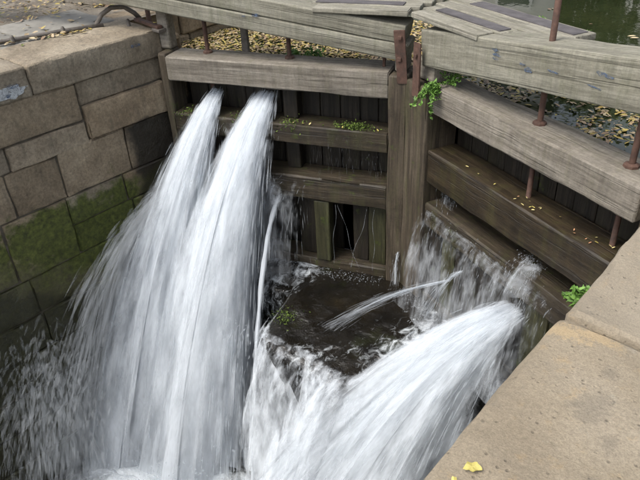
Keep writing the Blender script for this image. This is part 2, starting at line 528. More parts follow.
def tube_geo(path, radii, sides=8, cap=True):
    path = np.asarray(path, float); n = len(path)
    radii = np.full(n, radii) if np.isscalar(radii) else np.asarray(radii, float)
    T = np.gradient(path, axis=0); T /= np.linalg.norm(T, axis=1, keepdims=True)
    ref = np.array([0, 0, 1.0]) if abs(T[0, 2]) < 0.9 else np.array([1.0, 0, 0])
    V = []; F = []
    for i in range(n):
        a = np.cross(T[i], ref); a /= np.linalg.norm(a); b = np.cross(T[i], a)
        for k in range(sides):
            th = 2 * math.pi * k / sides
            V.append(path[i] + radii[i] * (a * math.cos(th) + b * math.sin(th)))
    for i in range(n - 1):
        for k in range(sides):
            k2 = (k + 1) % sides
            F.append((i * sides + k, i * sides + k2, (i + 1) * sides + k2, (i + 1) * sides + k))
    if cap:
        for base, c in ((0, path[0]), ((n - 1) * sides, path[-1])):
            ci = len(V); V.append(c)
            for k in range(0, sides, 2):
                F.append((ci, base + k, base + (k + 1) % sides, base + (k + 2) % sides))
    return np.array(V), np.array(F)

def join_geo(parts):
    V = []; F = []; off = 0
    for v, f in parts:
        V.append(v); F.append(f + off); off += len(v)
    return np.concatenate(V), np.concatenate(F)

def box_between(name, x0, x1, y0, y1, z0, z1, mat, parent=None, base=(0, 0, 0), **kw):
    me = block_mesh(name, x1 - x0, y1 - y0, z1 - z0, **kw)
    b = Vector(base)
    return link(name, me, mat, parent, Vector(((x0 + x1) / 2, (y0 + y1) / 2, (z0 + z1) / 2)) - b)

# ------------------------------------------------------------------ layout constants
TH = rad(21.836)
APEX = np.array([0.0, 4.5165, 0.0])
LV = np.array([-math.cos(TH), -math.sin(TH), 0]); LN = np.array([math.sin(TH), -math.cos(TH), 0])   # along / downstream of the far leaf
RV = np.array([math.cos(TH), -math.sin(TH), 0]); RN = np.array([-math.sin(TH), -math.cos(TH), 0])
WX = 2.45
POUND_Z, SILL_Z, POOL_Z = -0.40, -2.42, -4.45
def LP(s, d, z): return APEX + LV * s - LN * d + np.array([0, 0, z])    # d = metres upstream of the leaf's front
def RP(s, d, z): return APEX + RV * s - RN * d + np.array([0, 0, z])

# ------------------------------------------------------------------ ground
def grid_quad(x0, x1, y0, y1, nx, ny, z, amp, f, seed):
    xs = np.linspace(x0, x1, nx); ys = np.linspace(y0, y1, ny)
    X, Y = np.meshgrid(xs, ys, indexing='ij')
    P = np.stack([X.ravel(), Y.ravel(), np.zeros(X.size)], 1)
    P[:, 2] = z + amp * nz(P, f, seed)
    i = np.arange(nx * ny).reshape(nx, ny)
    F = np.stack([i[:-1, :-1], i[1:, :-1], i[1:, 1:], i[:-1, 1:]], -1).reshape(-1, 4)
    return P, F
parts = [grid_quad(-12, -3.05, -3, 12, 90, 140, -0.04, 0.022, 3.0, 3)]
parts += [grid_quad(3.45, 12, -3, 12, 40, 50, -0.035, 0.012, 3.0, 4)]
for q in ((-400, -12, -3, 12), (12, 400, -3, 12), (-400, -3.05, -300, -3), (3.45, 400, -300, -3), (-400, -5.0, 12, 400), (5.0, 400, 12, 400), (-400, 400, 400, 800)):
    parts.append(grid_quad(*q, 2, 2, -0.04, 0, 1, 1))
v, f_ = join_geo(parts)
tag(link('ground', mesh_np('ground', v, f_), 'ground'), 'bare earth bank strewn with leaves beside the lock', 'ground', kind='structure')

# ------------------------------------------------------------------ far lock wall: every stone a piece
lw = tag(empty('lock_wall', (-WX, 0, -4.7)), 'old coursed sandstone lock wall with green moss, opposite the tan coping', 'wall')
LB = (-WX, 0, -4.7)
rows = []      # y0,y1,z0,z1
def fill(y0, y1, z0, z1, step=1.15):
    y = y1
    while y > y0 + 0.1:
        w = step * rnd.uniform(0.6, 1.25)
        a = max(y0, y - w)
        if a - y0 < 0.3: a = y0
        rows.append((a, y, z0, z1)); y = a
YS, YE = -5.0, 3.72
rows += [(1.1, 2.73, -0.63, -0.275), (2.74, YE, -0.50, -0.275), (2.75, 3.67, -0.83, -0.505)]
fill(YS, 1.1, -0.63, -0.275)
rows += [(1.95, 2.74, -0.87, -0.64), (1.0, 1.95, -0.87, -0.64)]
fill(YS, 1.0, -0.87, -0.64)
rows += [(1.88, 2.38, -1.31, -0.88), (2.39, 3.12, -1.31, -0.845), (3.13, YE, -1.31, -0.84), (1.05, 1.87, -1.31, -0.88)]
fill(YS, 1.05, -1.31, -0.88)
rows += [(2.36, 3.0, -1.62, -1.32), (3.01, YE, -1.62, -1.32), (1.71, 2.35, -1.95, -1.32), (0.95, 1.70, -1.95, -1.32)]
fill(YS, 0.95, -1.95, -1.32)
rows += [(2.36, 3.05, -1.95, -1.63), (3.06, YE, -1.95, -1.63)]
zz = [-1.96, -2.38, -2.78, -3.2, -3.6, -4.05, -4.6]
for a, b in zip(zz[:-1], zz[1:]): fill(YS, YE, b + 0.01, a, 1.0)
for k, (y0, y1, z0, z1) in enumerate(rows):
    out = rnd.uniform(-0.015, 0.02)
    if (y0, z0) == (2.75, -0.83): out = 0.035
    big = y1 > 1.0
    box_between('stone', -WX - 0.38, -WX + out, y0 + 0.003, y1 - 0.003, z0 + 0.002, z1 - 0.002, 'stone', lw, LB,
                n=(2, 9 if big else 3, 5 if big else 3), r=0.010, amp=0.011, f=9, seed=100 + k)
for k, (y0, y1) in enumerate(((-5.0, -3.1), (-3.1, -1.2), (-1.2, 0.55), (0.55, 2.33), (2.33, 3.74))):
    box_between('coping_stone', -3.12, -WX + 0.025, y0 + 0.006, y1 - 0.006, -0.27, 0.0, 'stone' if k < 9 else 'slab', lw, LB, n=(10, 22, 6), r=0.018, amp=0.012, f=7, seed=300 + k)
link('mortar_bed', block_mesh('mortar_bed', 0.3, YE - YS - 0.05, 4.3, r=0.005, amp=0), 'mortar', lw, Vector((-WX - 0.178, (YE + YS) / 2, -2.43)) - Vector(LB))
# upstream of the gate the wall steps back for the gate recess
k = 0
for z0, z1 in ((-0.32, -0.02), (-0.62, -0.33), (-1.0, -0.63)):
    y = 3.76
    while y < 9.6:
        w = rnd.uniform(0.55, 1.1)
        box_between('stone', -3.5, -3.08 + rnd.uniform(-0.015, 0.015), y + 0.006, y + w - 0.006, z0, z1, 'stone', lw, LB, n=(2, 6, 4), r=0.02, amp=0.012, f=5, seed=500 + k)
        y += w; k += 1
box_between('quoin_stone', -3.06, -2.62, 3.77, 4.12, -1.0, -0.16, 'stone', lw, LB, n=(6, 6, 8), r=0.04, amp=0.015, f=6, seed=77)
box_between('quoin_stone', -3.1, -2.50, 3.75, 4.0, -4.6, -1.02, 'stone', lw, LB, n=(4, 4, 8), r=0.03, amp=0.012, f=6, seed=78)
# paint daubs on the coping
def daub(name, mat, parent, base, cy, cz, w, h, seed, x):
    n = 18; rs = np.random.RandomState(seed)
    ang = np.linspace(0, 2 * math.pi, n, endpoint=False)
    rr = 1 + 0.28 * rs.uniform(-1, 1, n)
    V = [(x, cy, cz)] + [(x, cy + w / 2 * rr[i] * math.cos(ang[i]), cz + h / 2 * rr[i] * math.sin(ang[i]) + 0.18 * w * math.cos(ang[i]) * 0) for i in range(n)]
    V = np.array(V) - np.array(base)
    V2 = V.copy(); V2[:, 0] -= 0.03
    F = [(0, 1 + i, 1 + (i + 1) % n) for i in range(n)]
    F += [(1 + i, n + 2 + i, n + 2 + (i + 1) % n) for i in range(n)] + [(1 + i, n + 2 + (i + 1) % n, 1 + (i + 1) % n) for i in range(n)]
    return link(name, mesh_np(name, np.concatenate([V, V2]), np.array(F), False), mat, parent)
daub('paint_mark', 'white_paint', lw, LB, 2.13, -0.185, 0.30, 0.10, 5, -WX + 0.036)
daub('paint_mark', 'blue_paint', lw, LB, 2.17, -0.135, 0.10, 0.03, 6, -WX + 0.040)
daub('paint_mark', 'blue_paint', lw, LB, 2.11, -0.20, 0.04, 0.03, 8, -WX + 0.040)
daub('paint_mark', 'blue_paint', lw, LB, 3.42, -0.09, 0.12, 0.025, 9, -WX + 0.036)

# far-bank paving behind the coping
for k, (x0, x1, y0, y1) in enumerate(((-4.05, -3.14, 1.2, 2.75), (-4.0, -3.14, 2.77, 3.7))):
    o = box_between('paving_slab', x0, x1, y0, y1, -0.13, -0.005 + 0.004 * (k % 3), 'slab', None, n=(8, 10, 2), r=0.02, amp=0.009, f=5, seed=700 + k)
    o.rotation_euler = (rad(0.4), rad(0.8), rad((1, -1.5)[k]))
    tag(o, ('worn grey slab behind the coping beside the long iron bar', 'worn grey slab behind the iron loop on the bank')[k], 'paving slab')
o = box_between('timber_kerb', -4.6, -3.3, 4.05, 4.13, -0.04, 0.05, 'rail', None, n=(12, 2, 2), r=0.015, amp=0.01, seed=9)
o.rotation_euler = (0, 0, rad(15))
tag(o, 'half buried old timber edging lying among the leaves on the bank', 'timber edging')

# ------------------------------------------------------------------ near lock wall with tan coping
rw = tag(empty('lock_wall', (WX, 0, -4.7)), 'near lock wall topped by broad worn tan coping slabs', 'wall')
RB = (WX, 0, -4.7)
for k, (y0, y1, nn) in enumerate(((-5.0, -3.3, 6), (-3.3, -1.7, 6), (-1.7, 0.1, 20), (0.1, 1.995, 60), (2.005, 3.62, 50))):
    box_between('coping_stone', WX + (0.012 if k == 4 else 0), 3.5, y0 + 0.004, y1 - 0.004, -0.30, 0.004 if k == 4 else 0.0, 'cope', rw, RB,
                n=(30 if nn > 10 else 8, nn, 8), r=0.035, amp=0.011, f=5.5, seed=900 + k)
zr = [-0.31, -0.75, -1.15, -1.6, -2.0, -2.45, -2.9, -3.35, -3.75, -4.15, -4.6]
k = 0
for a, b in zip(zr[:-1], zr[1:]):
    y = 3.62
    while y > -5:
        w = rnd.uniform(0.7, 1.5); y0 = max(-5, y - w)
        if y0 + 5 < 0.3: y0 = -5
        box_between('stone', WX + rnd.uniform(0.0, 0.03), WX + 0.5, y0 + 0.006, y - 0.006, b + 0.005, a - 0.005, 'stone', rw, RB, n=(2, 5, 3), r=0.02, amp=0.012, f=5, seed=1000 + k)
        y = y0; k += 1
link('mortar_bed', block_mesh('mortar_bed', 0.3, 8.5, 4.3, r=0.005, amp=0), 'mortar', rw, Vector((WX + 0.25, -0.7, -2.47)) - Vector(RB))
for z0, z1 in ((-0.32, -0.0), (-0.62, -0.33), (-1.0, -0.63)):
    y = 3.66
    while y < 9.6:
        w = rnd.uniform(0.55, 1.1)
        box_between('stone', 3.1 + rnd.uniform(-0.01, 0.02), 3.5, y + 0.006, y + w - 0.006, z0, z1, 'stone', rw, RB, n=(2, 5, 3), r=0.02, amp=0.012, f=5, seed=1300 + k)
        y += w; k += 1

# ------------------------------------------------------------------ stone sill under the gates and its rushing skin of water
def sill_front(x): return 3.12 + 0.85 * np.clip((x - 0.45) / 0.5, 0, 1) ** 1.3 + 0.62 * np.clip((-0.58 - x) / 0.26, 0, 1) + 0.03 * np.sin(x * 3.1) + 0.03 * np.sin(x * 7.3 + 1) - 0.10 * np.exp(-((x - 0.1) / 0.5) ** 2)
nx, ny = 110, 46
xs = np.linspace(-WX + 0.005, WX - 0.005, nx)
P = []; D = []
for i, x in enumerate(xs):
    yf = sill_front(x); yb = 4.95 - 0.40 * abs(x)
    for j in range(ny):
        q = j / (ny - 1)
        if q < 0.62:
            u = q / 0.62; y = yb + (yf - yb) * u; z = SILL_Z - 0.06 * u ** 4
        elif q < 0.72:
            u = (q - 0.62) / 0.10; a = u * math.pi / 2
            y = yf - 0.09 * math.sin(a); z = SILL_Z - 0.06 - 0.12 * (1 - math.cos(a))
        else:
            u = (q - 0.72) / 0.28; y = yf - 0.09 + 0.10 * u; z = SILL_Z - 0.18 - (POOL_Z * -1 + SILL_Z - 0.22 + 0.35) * u
        P.append((x, y, z)); D.append(q)
P = np.array(P); D = np.array(D)
P[:, 2] += 0.022 * nz(P, 7, 21)
P[:, 1] += np.where(D > 0.5, 0.03 * nz(P, 4.5, 22) * np.clip((D - 0.5) * 8, 0, 1), 0)
P[:, 2] += np.where((D > 0.4) & (D < 0.75), 0.03 * nz(P, 9, 24), 0)
idg = np.arange(nx * ny).reshape(nx, ny)
Fg = np.stack([idg[:-1, :-1], idg[:-1, 1:], idg[1:, 1:], idg[1:, :-1]], -1).reshape(-1, 4)
dn = 0.12 * nz(P, 5, 23) + np.where(D < 0.05, 0.2, 0.0) + np.clip((D - 0.60) * 0.5, 0, 0.15)
dn += 0.36 * np.exp(-(((P[:, 0] - 0.75) / 0.4) ** 2 + ((P[:, 1] - 3.85) / 0.5) ** 2))
dn += 0.28 * np.exp(-(((P[:, 0] + 1.1) / 0.4) ** 2)) * (D < 0.62) * (1 + 0.7 * nz(P, 7, 27))
dn -= 0.25 * np.clip((P[:, 0] - 1.1) / 0.3, 0, 1)
lipn = nz(P, 6, 25)
dn += np.clip((D - 0.42) / 0.2, 0, 1) * (D < 0.75) * (0.06 + 0.30 * lipn)
dn += (0.20 * np.clip((P[:, 0] - 0.35) / 0.5, 0, 1) + 0.06 * np.clip((-0.55 - P[:, 0]) / 0.3, 0, 1)) * (1 + 0.8 * nz(P, 8, 26))
dn -= 0.22 * np.exp(-(((P[:, 0] + 0.2) / 0.5) ** 2 + ((P[:, 1] - 3.75) / 0.45) ** 2))
tag(link('gate_sill', mesh_np('gate_sill', P, Fg, True, dn), 'sillwater'), 'dark mossy stone sill awash with shallow water below the gates', 'sill')

# ------------------------------------------------------------------ water surfaces
xs = np.linspace(-WX, WX, 100); ys = np.linspace(-4.9, 3.2, 165)
X, Y = np.meshgrid(xs, ys, indexing='ij')
P = np.stack([X.ravel(), Y.ravel(), np.zeros(X.size)], 1)
imp = np.exp(-(((P[:, 0] + 1.2) / 0.95) ** 2 + ((P[:, 1] - 1.75) / 0.85) ** 2)) + np.exp(-(((P[:, 0] - 0.4) / 0.8) ** 2 + ((P[:, 1] - 2.5) / 0.6) ** 2))
imp = np.clip(imp, 0, 1)
mound = np.exp(-(((P[:, 0] + 1.4) / 0.5) ** 2 + ((P[:, 1] - 1.5) / 0.55) ** 2))
P[:, 2] = POOL_Z + 0.03 * nz(P, 4, 31) + imp * (0.18 + 0.12 * nz(P, 7, 32)) + mound * (0.22 + 0.14 * nz(P, 8, 33))
idg = np.arange(X.size).reshape(100, 165)
Fg = np.stack([idg[:-1, :-1], idg[1:, :-1], idg[1:, 1:], idg[:-1, 1:]], -1).reshape(-1, 4)
tag(link('chamber_water', mesh_np('chamber_water', P, Fg, True, imp * 0.9), 'pool'), 'foaming water at the bottom of the lock chamber', 'water', kind='structure')
# upper pound
o = link('pound_water', mesh_np('pound_water', [
    tuple(LP(2.75, 0.30, POUND_Z)), tuple(LP(-0.15, 0.30, POUND_Z)), tuple(RP(2.75, 0.30, POUND_Z)), (3.12, 3.7, POUND_Z), (3.12, 9.6, POUND_Z), (5.2, 14, POUND_Z), (5.2, 120, POUND_Z),
    (-5.2, 120, POUND_Z), (-5.2, 14, POUND_Z), (-3.12, 9.6, POUND_Z), (-3.12, 3.76, POUND_Z)], [list(range(11))], False), 'pound')
tag(o, 'still dark canal water above the gates', 'water', kind='structure')

# ------------------------------------------------------------------ lock gates
def seg_n(L): return max(6, int(L / 0.12))
def build_gate(side, label):
    f = 1 if side == 'far' else -1
    rz = math.atan2(LV[1], LV[0]) if f == 1 else math.atan2(RV[1], RV[0])
    BZ = -2.55
    g = empty('lock_gate', (APEX[0], APEX[1], BZ), rz)
    tag(g, label, 'lock gate', 'pair of mitred lock gates')
    cnt = [0]
    def part(name, s0, s1, d0, d1, z0, z1, mat, parent=None, r=0.015, amp=0.006, nf=5, tilt=0.0, n=None, lean=0.0):
        cnt[0] += 1
        sx, sy, sz = s1 - s0, d1 - d0, z1 - z0
        nn = n or (seg_n(sx), max(2, int(sy / 0.09)), seg_n(sz) if sz > 0.5 else max(3, int(sz / 0.07)))
        me = block_mesh(name, sx, sy, sz, n=nn, r=r, amp=amp, f=nf, seed=2000 + cnt[0] * 7 + (0 if f == 1 else 5000))
        o = bpy.data.objects.new(name, me); col.objects.link(o); me.materials.append(M[mat])
        o.location = ((s0 + s1) / 2, -f * (d0 + d1) / 2, (z0 + z1) / 2 - BZ)
        o.rotation_euler = (lean, -tilt, 0)
        o.parent = parent or g
        return o
    far = f == 1
    ms1 = 0.165 if far else 0.335
    # frame
    part('top_rail', ms1 + 0.004, 2.43, 0.0, 0.33, -0.46, -0.22, 'rail', r=0.013, amp=0.006, nf=9)
    part('middle_rail', ms1 + 0.004, 2.43, 0.0, 0.30, -1.0 if far else -1.11, -0.80, 'wet_rail' if far else 'brown_rail', r=0.014, amp=0.008, nf=9)
    part('lower_rail', ms1 + 0.004, 2.43, -0.01 if far else 0.0, 0.30, -1.60 if far else -1.56, -1.345 if far else -1.32, 'wet_rail', r=0.014, amp=0.009, nf=9)
    part('bottom_rail', ms1 + 0.004, 2.43, 0.02, 0.30, -2.55, -2.34, 'wet_rail', r=0.014, amp=0.009, nf=9)
    part('mitre_post', -0.005 if far else 0.012, ms1, -0.03, 0.31, -2.55, -0.235 if far else -0.25, 'post', r=0.014, amp=0.007, nf=9)
    part('mitre_post_head', 0.03, ms1 - 0.03, 0.05, 0.29, -0.235, -0.06, 'rail', r=0.02, amp=0.008)
    part('heel_post', 2.432, 2.535, 0.035, 0.31, -2.55, -0.20, 'post', r=0.03, amp=0.006)
    part('heel_post_head', 2.44, 2.56, 0.16, 0.30, -0.20, 0.22, 'rail', r=0.02, amp=0.005)
    # boarding behind the rails, plank by plank
    s = ms1 + 0.006
    k = 0
    while s < 2.42:
        w = min(rnd.uniform(0.17, 0.23), 2.425 - s)
        if w < 0.06: break
        zl = -2.5
        if far and 0.50 < s + w / 2 < 0.72: zl = -1.5
        part('plank', s + 0.003, s + w - 0.003, 0.305 + rnd.uniform(0, 0.008), 0.35, zl, -0.33, 'plank', r=0.006, amp=0.004, n=(2, 2, 14))
        s += w; k += 1
    if far:
        part('stile', 0.775, 0.94, 0.0, 0.14, -2.34, -1.605, 'green_post', r=0.012)
        part('board', 0.20, 0.38, 0.10, 0.16, -2.34, -1.605, 'green_post', r=0.01)
        part('board', 0.39, 0.56, 0.13, 0.18, -2.34, -1.605, 'plank', r=0.01)
        part('board', 0.95, 1.16, 0.12, 0.17, -2.34, -1.605, 'plank', r=0.01)
        part('stile', 1.55, 1.70, 0.0, 0.14, -2.34, -1.605, 'green_post', r=0.012)
        part('stay', 1.68, 1.75, 0.345, 0.39, -0.30, 0.30, 'iron', r=0.006, amp=0.002)
        part('stile', 1.12, 1.27, 0.16, 0.29, -0.80, -0.465, 'plank', r=0.012)
        part('stile', 1.12, 1.27, 0.16, 0.29, -1.345, -1.0, 'plank', r=0.012)
    else:
        s = ms1 + 0.006
        while s < 2.42:
            w = min(rnd.uniform(0.2, 0.27), 2.425 - s)
            if w < 0.06: break
            part('board', s + 0.003, s + w - 0.003, 0.035 + rnd.uniform(0, 0.012), 0.09, -2.34, -1.565, 'green_post' if rnd.random() < 0.4 else 'plank', r=0.008, n=(3, 2, 12))
            s += w
    # balance beam rises away from the mitre
    tl = 0.134
    def beam(name, s0, s1, d0, d1, h0, h1, mat, amp=0.006):
        Lh = s1 - s0; sm = (s0 + s1) / 2
        base = -0.12
        zc = base + tl * (sm - 0.1) + (h0 + h1) / 2
        return part(name, s0, s1, d0, d1, zc - (h1 - h0) / 2, zc + (h1 - h0) / 2, mat, r=0.013, amp=0.004, nf=8, tilt=math.atan(tl))
    s0 = 0.0 if far else 0.135
    beam('balance_beam', s0, 5.4, 0.012, 0.32, 0.006, 0.150 if far else 0.305, 'beam')
    if far: beam('balance_beam_upper', s0 + 0.02, 5.4, 0.016, 0.316, 0.154, 0.305, 'beam')
    # tie rods run down through the rail; one carries on as a stanchion
    for sr in ((1.19, 2.06) if far else (1.41, 2.20)):
        top = {1.19: 0.10, 2.06: 0.2, 1.41: 1.35, 2.20: 0.3}[sr]
        v, ff = tube_geo([(0, 0, -0.86), (0, 0, -0.4), (0.002, 0, 0.0), (0, 0, top)], [0.02, 0.02, 0.022, 0.021], 10)
        o = link('tie_rod', mesh_np('tie_rod', v, ff), 'rust', g, (sr, -f * (0.22 if far else 0.175), -BZ))
        v, ff = tube_geo([(0, 0, -0.225), (0, 0, -0.205), (0, 0, -0.195)], [0.05, 0.048, 0.03], 8)
        link('nut', mesh_np('nut', v, ff, False), 'rust', o)
    # rusty strap plates at the mitre
    if far:
        o = part('strap', 0.010, 0.105, -0.045, -0.031, -0.30, 0.16, 'rust', r=0.004, amp=0.004, n=(3, 2, 10))
        o.rotation_euler = (0, rad(5), 0)
        part('bolt', 0.05, 0.085, -0.062, -0.046, -0.10, -0.065, 'rust', o if False else None, r=0.006, amp=0.001, n=(2, 2, 2))
        part('bolt', 0.05, 0.085, -0.062, -0.046, 0.08, 0.115, 'rust', r=0.006, amp=0.001, n=(2, 2, 2))
        part('stop_pin', 0.24, 0.265, 0.14, 0.165, -0.225, -0.10, 'rust', r=0.004, amp=0.002)
    else:
        part('strap', 0.135, 0.235, -0.047, -0.033, -0.36, 0.10, 'rust', r=0.004, amp=0.004, n=(3, 2, 10))
        part('bolt', 0.17, 0.20, -0.062, -0.048, -0.02, 0.01, 'rust', r=0.006, amp=0.001, n=(2, 2, 2))
    # level walkway boards laid across the mitre end
    end = 2.3 if far else 1.30
    st0 = 0.0
    dd = [(0.0, 0.155), (0.16, 0.325), (0.335, 0.50), (0.505, 0.70)]
    for q, (a, b) in enumerate(dd):
        e = 0.86 if q == 0 else 0.93 if q == 1 else end
        st = 0.012 + max(0.0, -(a + b) / 2 * math.tan(TH))
        st = 0.012 if a < 0 else 0.012 - (a) * math.tan(TH) * 0.98
        if far: st += 0.004
        w = part('walkway_board', st, e, a, b, 0.258, 0.304, 'walk', r=0.008, amp=0.004, n=(14, 3, 2))
        if q in (1, 3):
            o = part('grip_strip', max(st, 0) + 0.10, e - 0.04, a + 0.02, b - 0.035, 0.302, 0.313, 'grip', r=0.004, amp=0.002, n=(12, 3, 2))
    # old paint rubbed on the beam
    def mark(s, z, w, h, seed):
        rs = np.random.RandomState(seed)
        n = 14; ang = np.linspace(0, 2 * math.pi, n, endpoint=False); rr = 1 + 0.4 * rs.uniform(-1, 1, n)
        V = [(s, 0, z)] + [(s + w / 2 * rr[i] * math.cos(ang[i]), 0, z + h / 2 * rr[i] * math.sin(ang[i])) for i in range(n)]
        V = np.array(V); V[:, 1] = -f * 0.005
        V2 = V.copy(); V2[:, 1] = -f * 0.03
        F = [(0, 1 + i, 1 + (i + 1) % n) for i in range(n)] + [(1 + i, n + 2 + i, n + 2 + (i + 1) % n) for i in range(n)] + [(1 + i, n + 2 + (i + 1) % n, 1 + (i + 1) % n) for i in range(n)]
        V = np.concatenate([V, V2]); V[:, 2] -= BZ
        link('paint_mark', mesh_np('paint_mark', V, np.array(F), False), 'blue_paint', g)
    if far:
        mark(1.40, 0.215, 0.07, 0.03, 1); mark(1.52, 0.20, 0.05, 0.012, 2)
    else:
        for i, (a, b, w, h) in enumerate(((1.06, 0.245, 0.06, 0.02), (1.08, 0.215, 0.07, 0.016), (1.07, 0.185, 0.05, 0.014), (1.40, 0.19, 0.06, 0.03), (1.34, 0.215, 0.05, 0.012), (2.0, 0.33, 0.13, 0.026), (1.62, 0.24, 0.10, 0.010), (1.95, 0.24, 0.10, 0.008))):
            mark(a, b, w, h, 10 + i)
    return g
gate_far = build_gate('far', 'lock gate with two white jets bursting through it, against the mossy stone wall')
gate_near = build_gate('near', 'lock gate meeting the tan coping, fern growing at its mitre post')

# ------------------------------------------------------------------ falling water
GV = np.array([0, 0, -4.9])
class Water:
    def __init__(self): self.V = []; self.F = []; self.U = []; self.D = []; self.n = 0
    def add(self, V, F, U, D):
        self.V.append(V); self.F.append(F + self.n); self.U.append(U); self.D.append(D); self.n += len(V)
    def sheet(self, a, b, va, vb, T, nu=24, nt=40, wob=0.02, spread=0.1, seed=0, d0=0.5, d1=0.5, edge=0.35, t0=0.0, damp=0.0, depth=0.0, uw=None, yfun=None):
        a, b, va, vb = (np.asarray(q, float) for q in (a, b, va, vb))
        us = np.linspace(0, 1, nu); ts = t0 + (T - t0) * np.linspace(0, 1, nt)
        U, Tm = np.meshgrid(us, ts, indexing='ij'); U = U.ravel(); Tm = Tm.ravel()
        rs = np.random.RandomState(seed)
        du = np.stack([U * 7 + seed, Tm * 2.0, np.full_like(U, seed * 1.7)], 1)
        p = a + (b - a) * U[:, None]
        if yfun is not None: p[:, 1] += yfun(p[:, 0])
        v = va + (vb - va) * U[:, None]
        vj = np.stack([nz(du, 1.6, seed + 1), nz(du, 1.6, seed + 2), nz(du, 1.6, seed + 3) * 0.4], 1)
        P = p + v * Tm[:, None] + GV * (Tm ** 2)[:, None] + vj * (wob + spread * Tm)[:, None]
        # a rounded cross-section instead of a flat curtain
        nrm = np.array([-(b - a)[1], (b - a)[0], 0]); L = np.linalg.norm(nrm); nrm = nrm / max(L, 1e-6)
        P += nrm * (depth * np.sin(U * math.pi))[:, None] * (0.4 + Tm / max(T, 1e-6))[:, None]
        k = (Tm - t0) / (T - t0)
        D = d0 + (d1 - d0) * k - edge * (np.abs(U - 0.5) * 2) ** 4
        D -= 0.22 * np.clip(1 - k / 0.10, 0, 1)
        i = np.arange(nu * nt).reshape(nu, nt)
        F = np.stack([i[:-1, :-1], i[1:, :-1], i[1:, 1:], i[:-1, 1:]], -1).reshape(-1, 4)
        uv = np.stack([U * (uw or max(np.linalg.norm(b - a), 0.15)) + seed * 3.3, Tm * 3.0 + seed * 1.9], 1)
        self.add(P, F, uv, D)
    def threads(self, n, a, b, va, vb, T, jv=(0.15, 0.15, 0.15), w=(0.002, 0.006), dt=(0.02, 0.06), seed=0, t0=0.0, jp=0.02, tpow=1.0, zmin=-9):
        rs = np.random.RandomState(seed + 900)
        a, b, va, vb = (np.asarray(q, float) for q in (a, b, va, vb))
        U = rs.uniform(0, 1, n)[:, None]
        p = a + (b - a) * U + rs.normal(size=(n, 3)) * jp
        v = va + (vb - va) * U + rs.normal(size=(n, 3)) * np.array(jv)
        t = t0 + (T - t0) * rs.uniform(0, 1, n) ** tpow
        d = rs.uniform(*dt, n)
        wd = rs.uniform(0, 1, n) ** 2 * (w[1] - w[0]) + w[0]
        K = 4
        tt = t[:, None] + d[:, None] * np.linspace(-0.5, 0.5, K)[None]
        tt = np.maximum(tt, 0.001)
        C = p[:, None] + v[:, None] * tt[..., None] + GV * (tt ** 2)[..., None]
        keep = C[:, :, 2].min(1) > zmin
        C = C[keep]; wd = wd[keep]; n = len(C)
        if n == 0: return
        tan = C[:, -1] - C[:, 0]; tan /= np.linalg.norm(tan, axis=1, keepdims=True)
        ref = rs.normal(size=(n, 3))
        e1 = np.cross(tan, ref); e1 /= np.linalg.norm(e1, axis=1, keepdims=True); e2 = np.cross(tan, e1)
        prof = np.array([0.15, 1.0, 0.85, 0.1])
        V = np.empty((n, K, 3, 3))
        for k in range(3):
            th = 2 * math.pi * k / 3
            V[:, :, k] = C + (e1[:, None] * math.cos(th) + e2[:, None] * math.sin(th)) * (wd[:, None] * prof[None])[..., None]
        base = (np.arange(n) * K * 3)[:, None, None]
        F = []
        for q in range(K - 1):
            for k in range(3):
                k2 = (k + 1) % 3
                F.append([q * 3 + k, q * 3 + k2, (q + 1) * 3 + k2, (q + 1) * 3 + k])
        F = (np.array(F)[None] + base).reshape(-1, 4)
        nv = n * K * 3
        self.add(V.reshape(-1, 3), F, np.zeros((nv, 2)), np.ones(nv))
    def build(self, name, mat, parent=None):
        me = mesh_np(name, np.concatenate(self.V), np.concatenate(self.F), True, np.concatenate(self.D), np.concatenate(self.U))
        return link(name, me, mat, parent)

def jet(label, sheets, thr, mat='jet', drop='drop', name='water_jet', seed=0):
    w = Water()
    for i, s in enumerate(sheets): w.sheet(seed=seed + i * 13, **s)
    o = w.build(name, mat)
    tag(o, label, 'water jet')
    if thr:
        w = Water()
        for i, s in enumerate(thr): w.threads(seed=seed + i * 17, **s)
        tag(w.build('spray', drop, o), kind='stuff')
    return o

def slot(P0, s0, s1, d, z, dz=0.0):
    return P0(s0, d, z), P0(s1, d, z + dz)

# two great jets through the far gate
def big_jet(sc_, half, z, vmid, label, seed, fan):
    a, b = slot(LP, sc_ - half, sc_ + half, 0.16, z)
    v = np.array(vmid)
    sh = []
    for i, (k, dd, hh) in enumerate(((1.42, 0.24, 0.9), (1.28, 0.36, 1.0), (1.16, 0.46, 1.05), (1.05, 0.53, 1.1), (0.95, 0.56, 1.1), (0.85, 0.55, 1.1), (0.74, 0.50, 1.05), (0.62, 0.42, 0.9), (0.48, 0.34, 0.7))):
        vv = v * (k, k, 1.0)
        sp = fan * hh
        sh.append(dict(a=a + (0, 0, 0.010 * (4 - i)), b=b + (0, 0, 0.010 * (4 - i)), va=vv + (sp * (0.65 if k > 0.75 else 0.3), 0.06, 0.05), vb=vv + (-sp, -0.06, 0.05), T=0.72, nu=30, nt=50, wob=0.012, spread=0.12, d0=dd + 0.02, d1=dd + 0.24, edge=0.5, depth=0.06, uw=0.8))
    th = [dict(n=800, a=a, b=b, va=v * 1.0 + (fan, 0, 0.05), vb=v + (-fan * 1.2, 0, 0.05), T=0.72, jv=(0.22, 0.32, 0.2), w=(0.004, 0.016), dt=(0.03, 0.06))]
    return jet(label, sh, th, seed=seed)
big_jet(1.97, 0.075, -0.57, (0.08, -2.35, -2.1), 'broad white jet gushing from the gate, nearer the mossy stone wall', 40, 0.78)
big_jet(1.43, 0.11, -0.55, (0.12, -2.25, -2.1), 'broad white jet gushing from the gate, on the mitre post side of its twin', 140, 0.72)
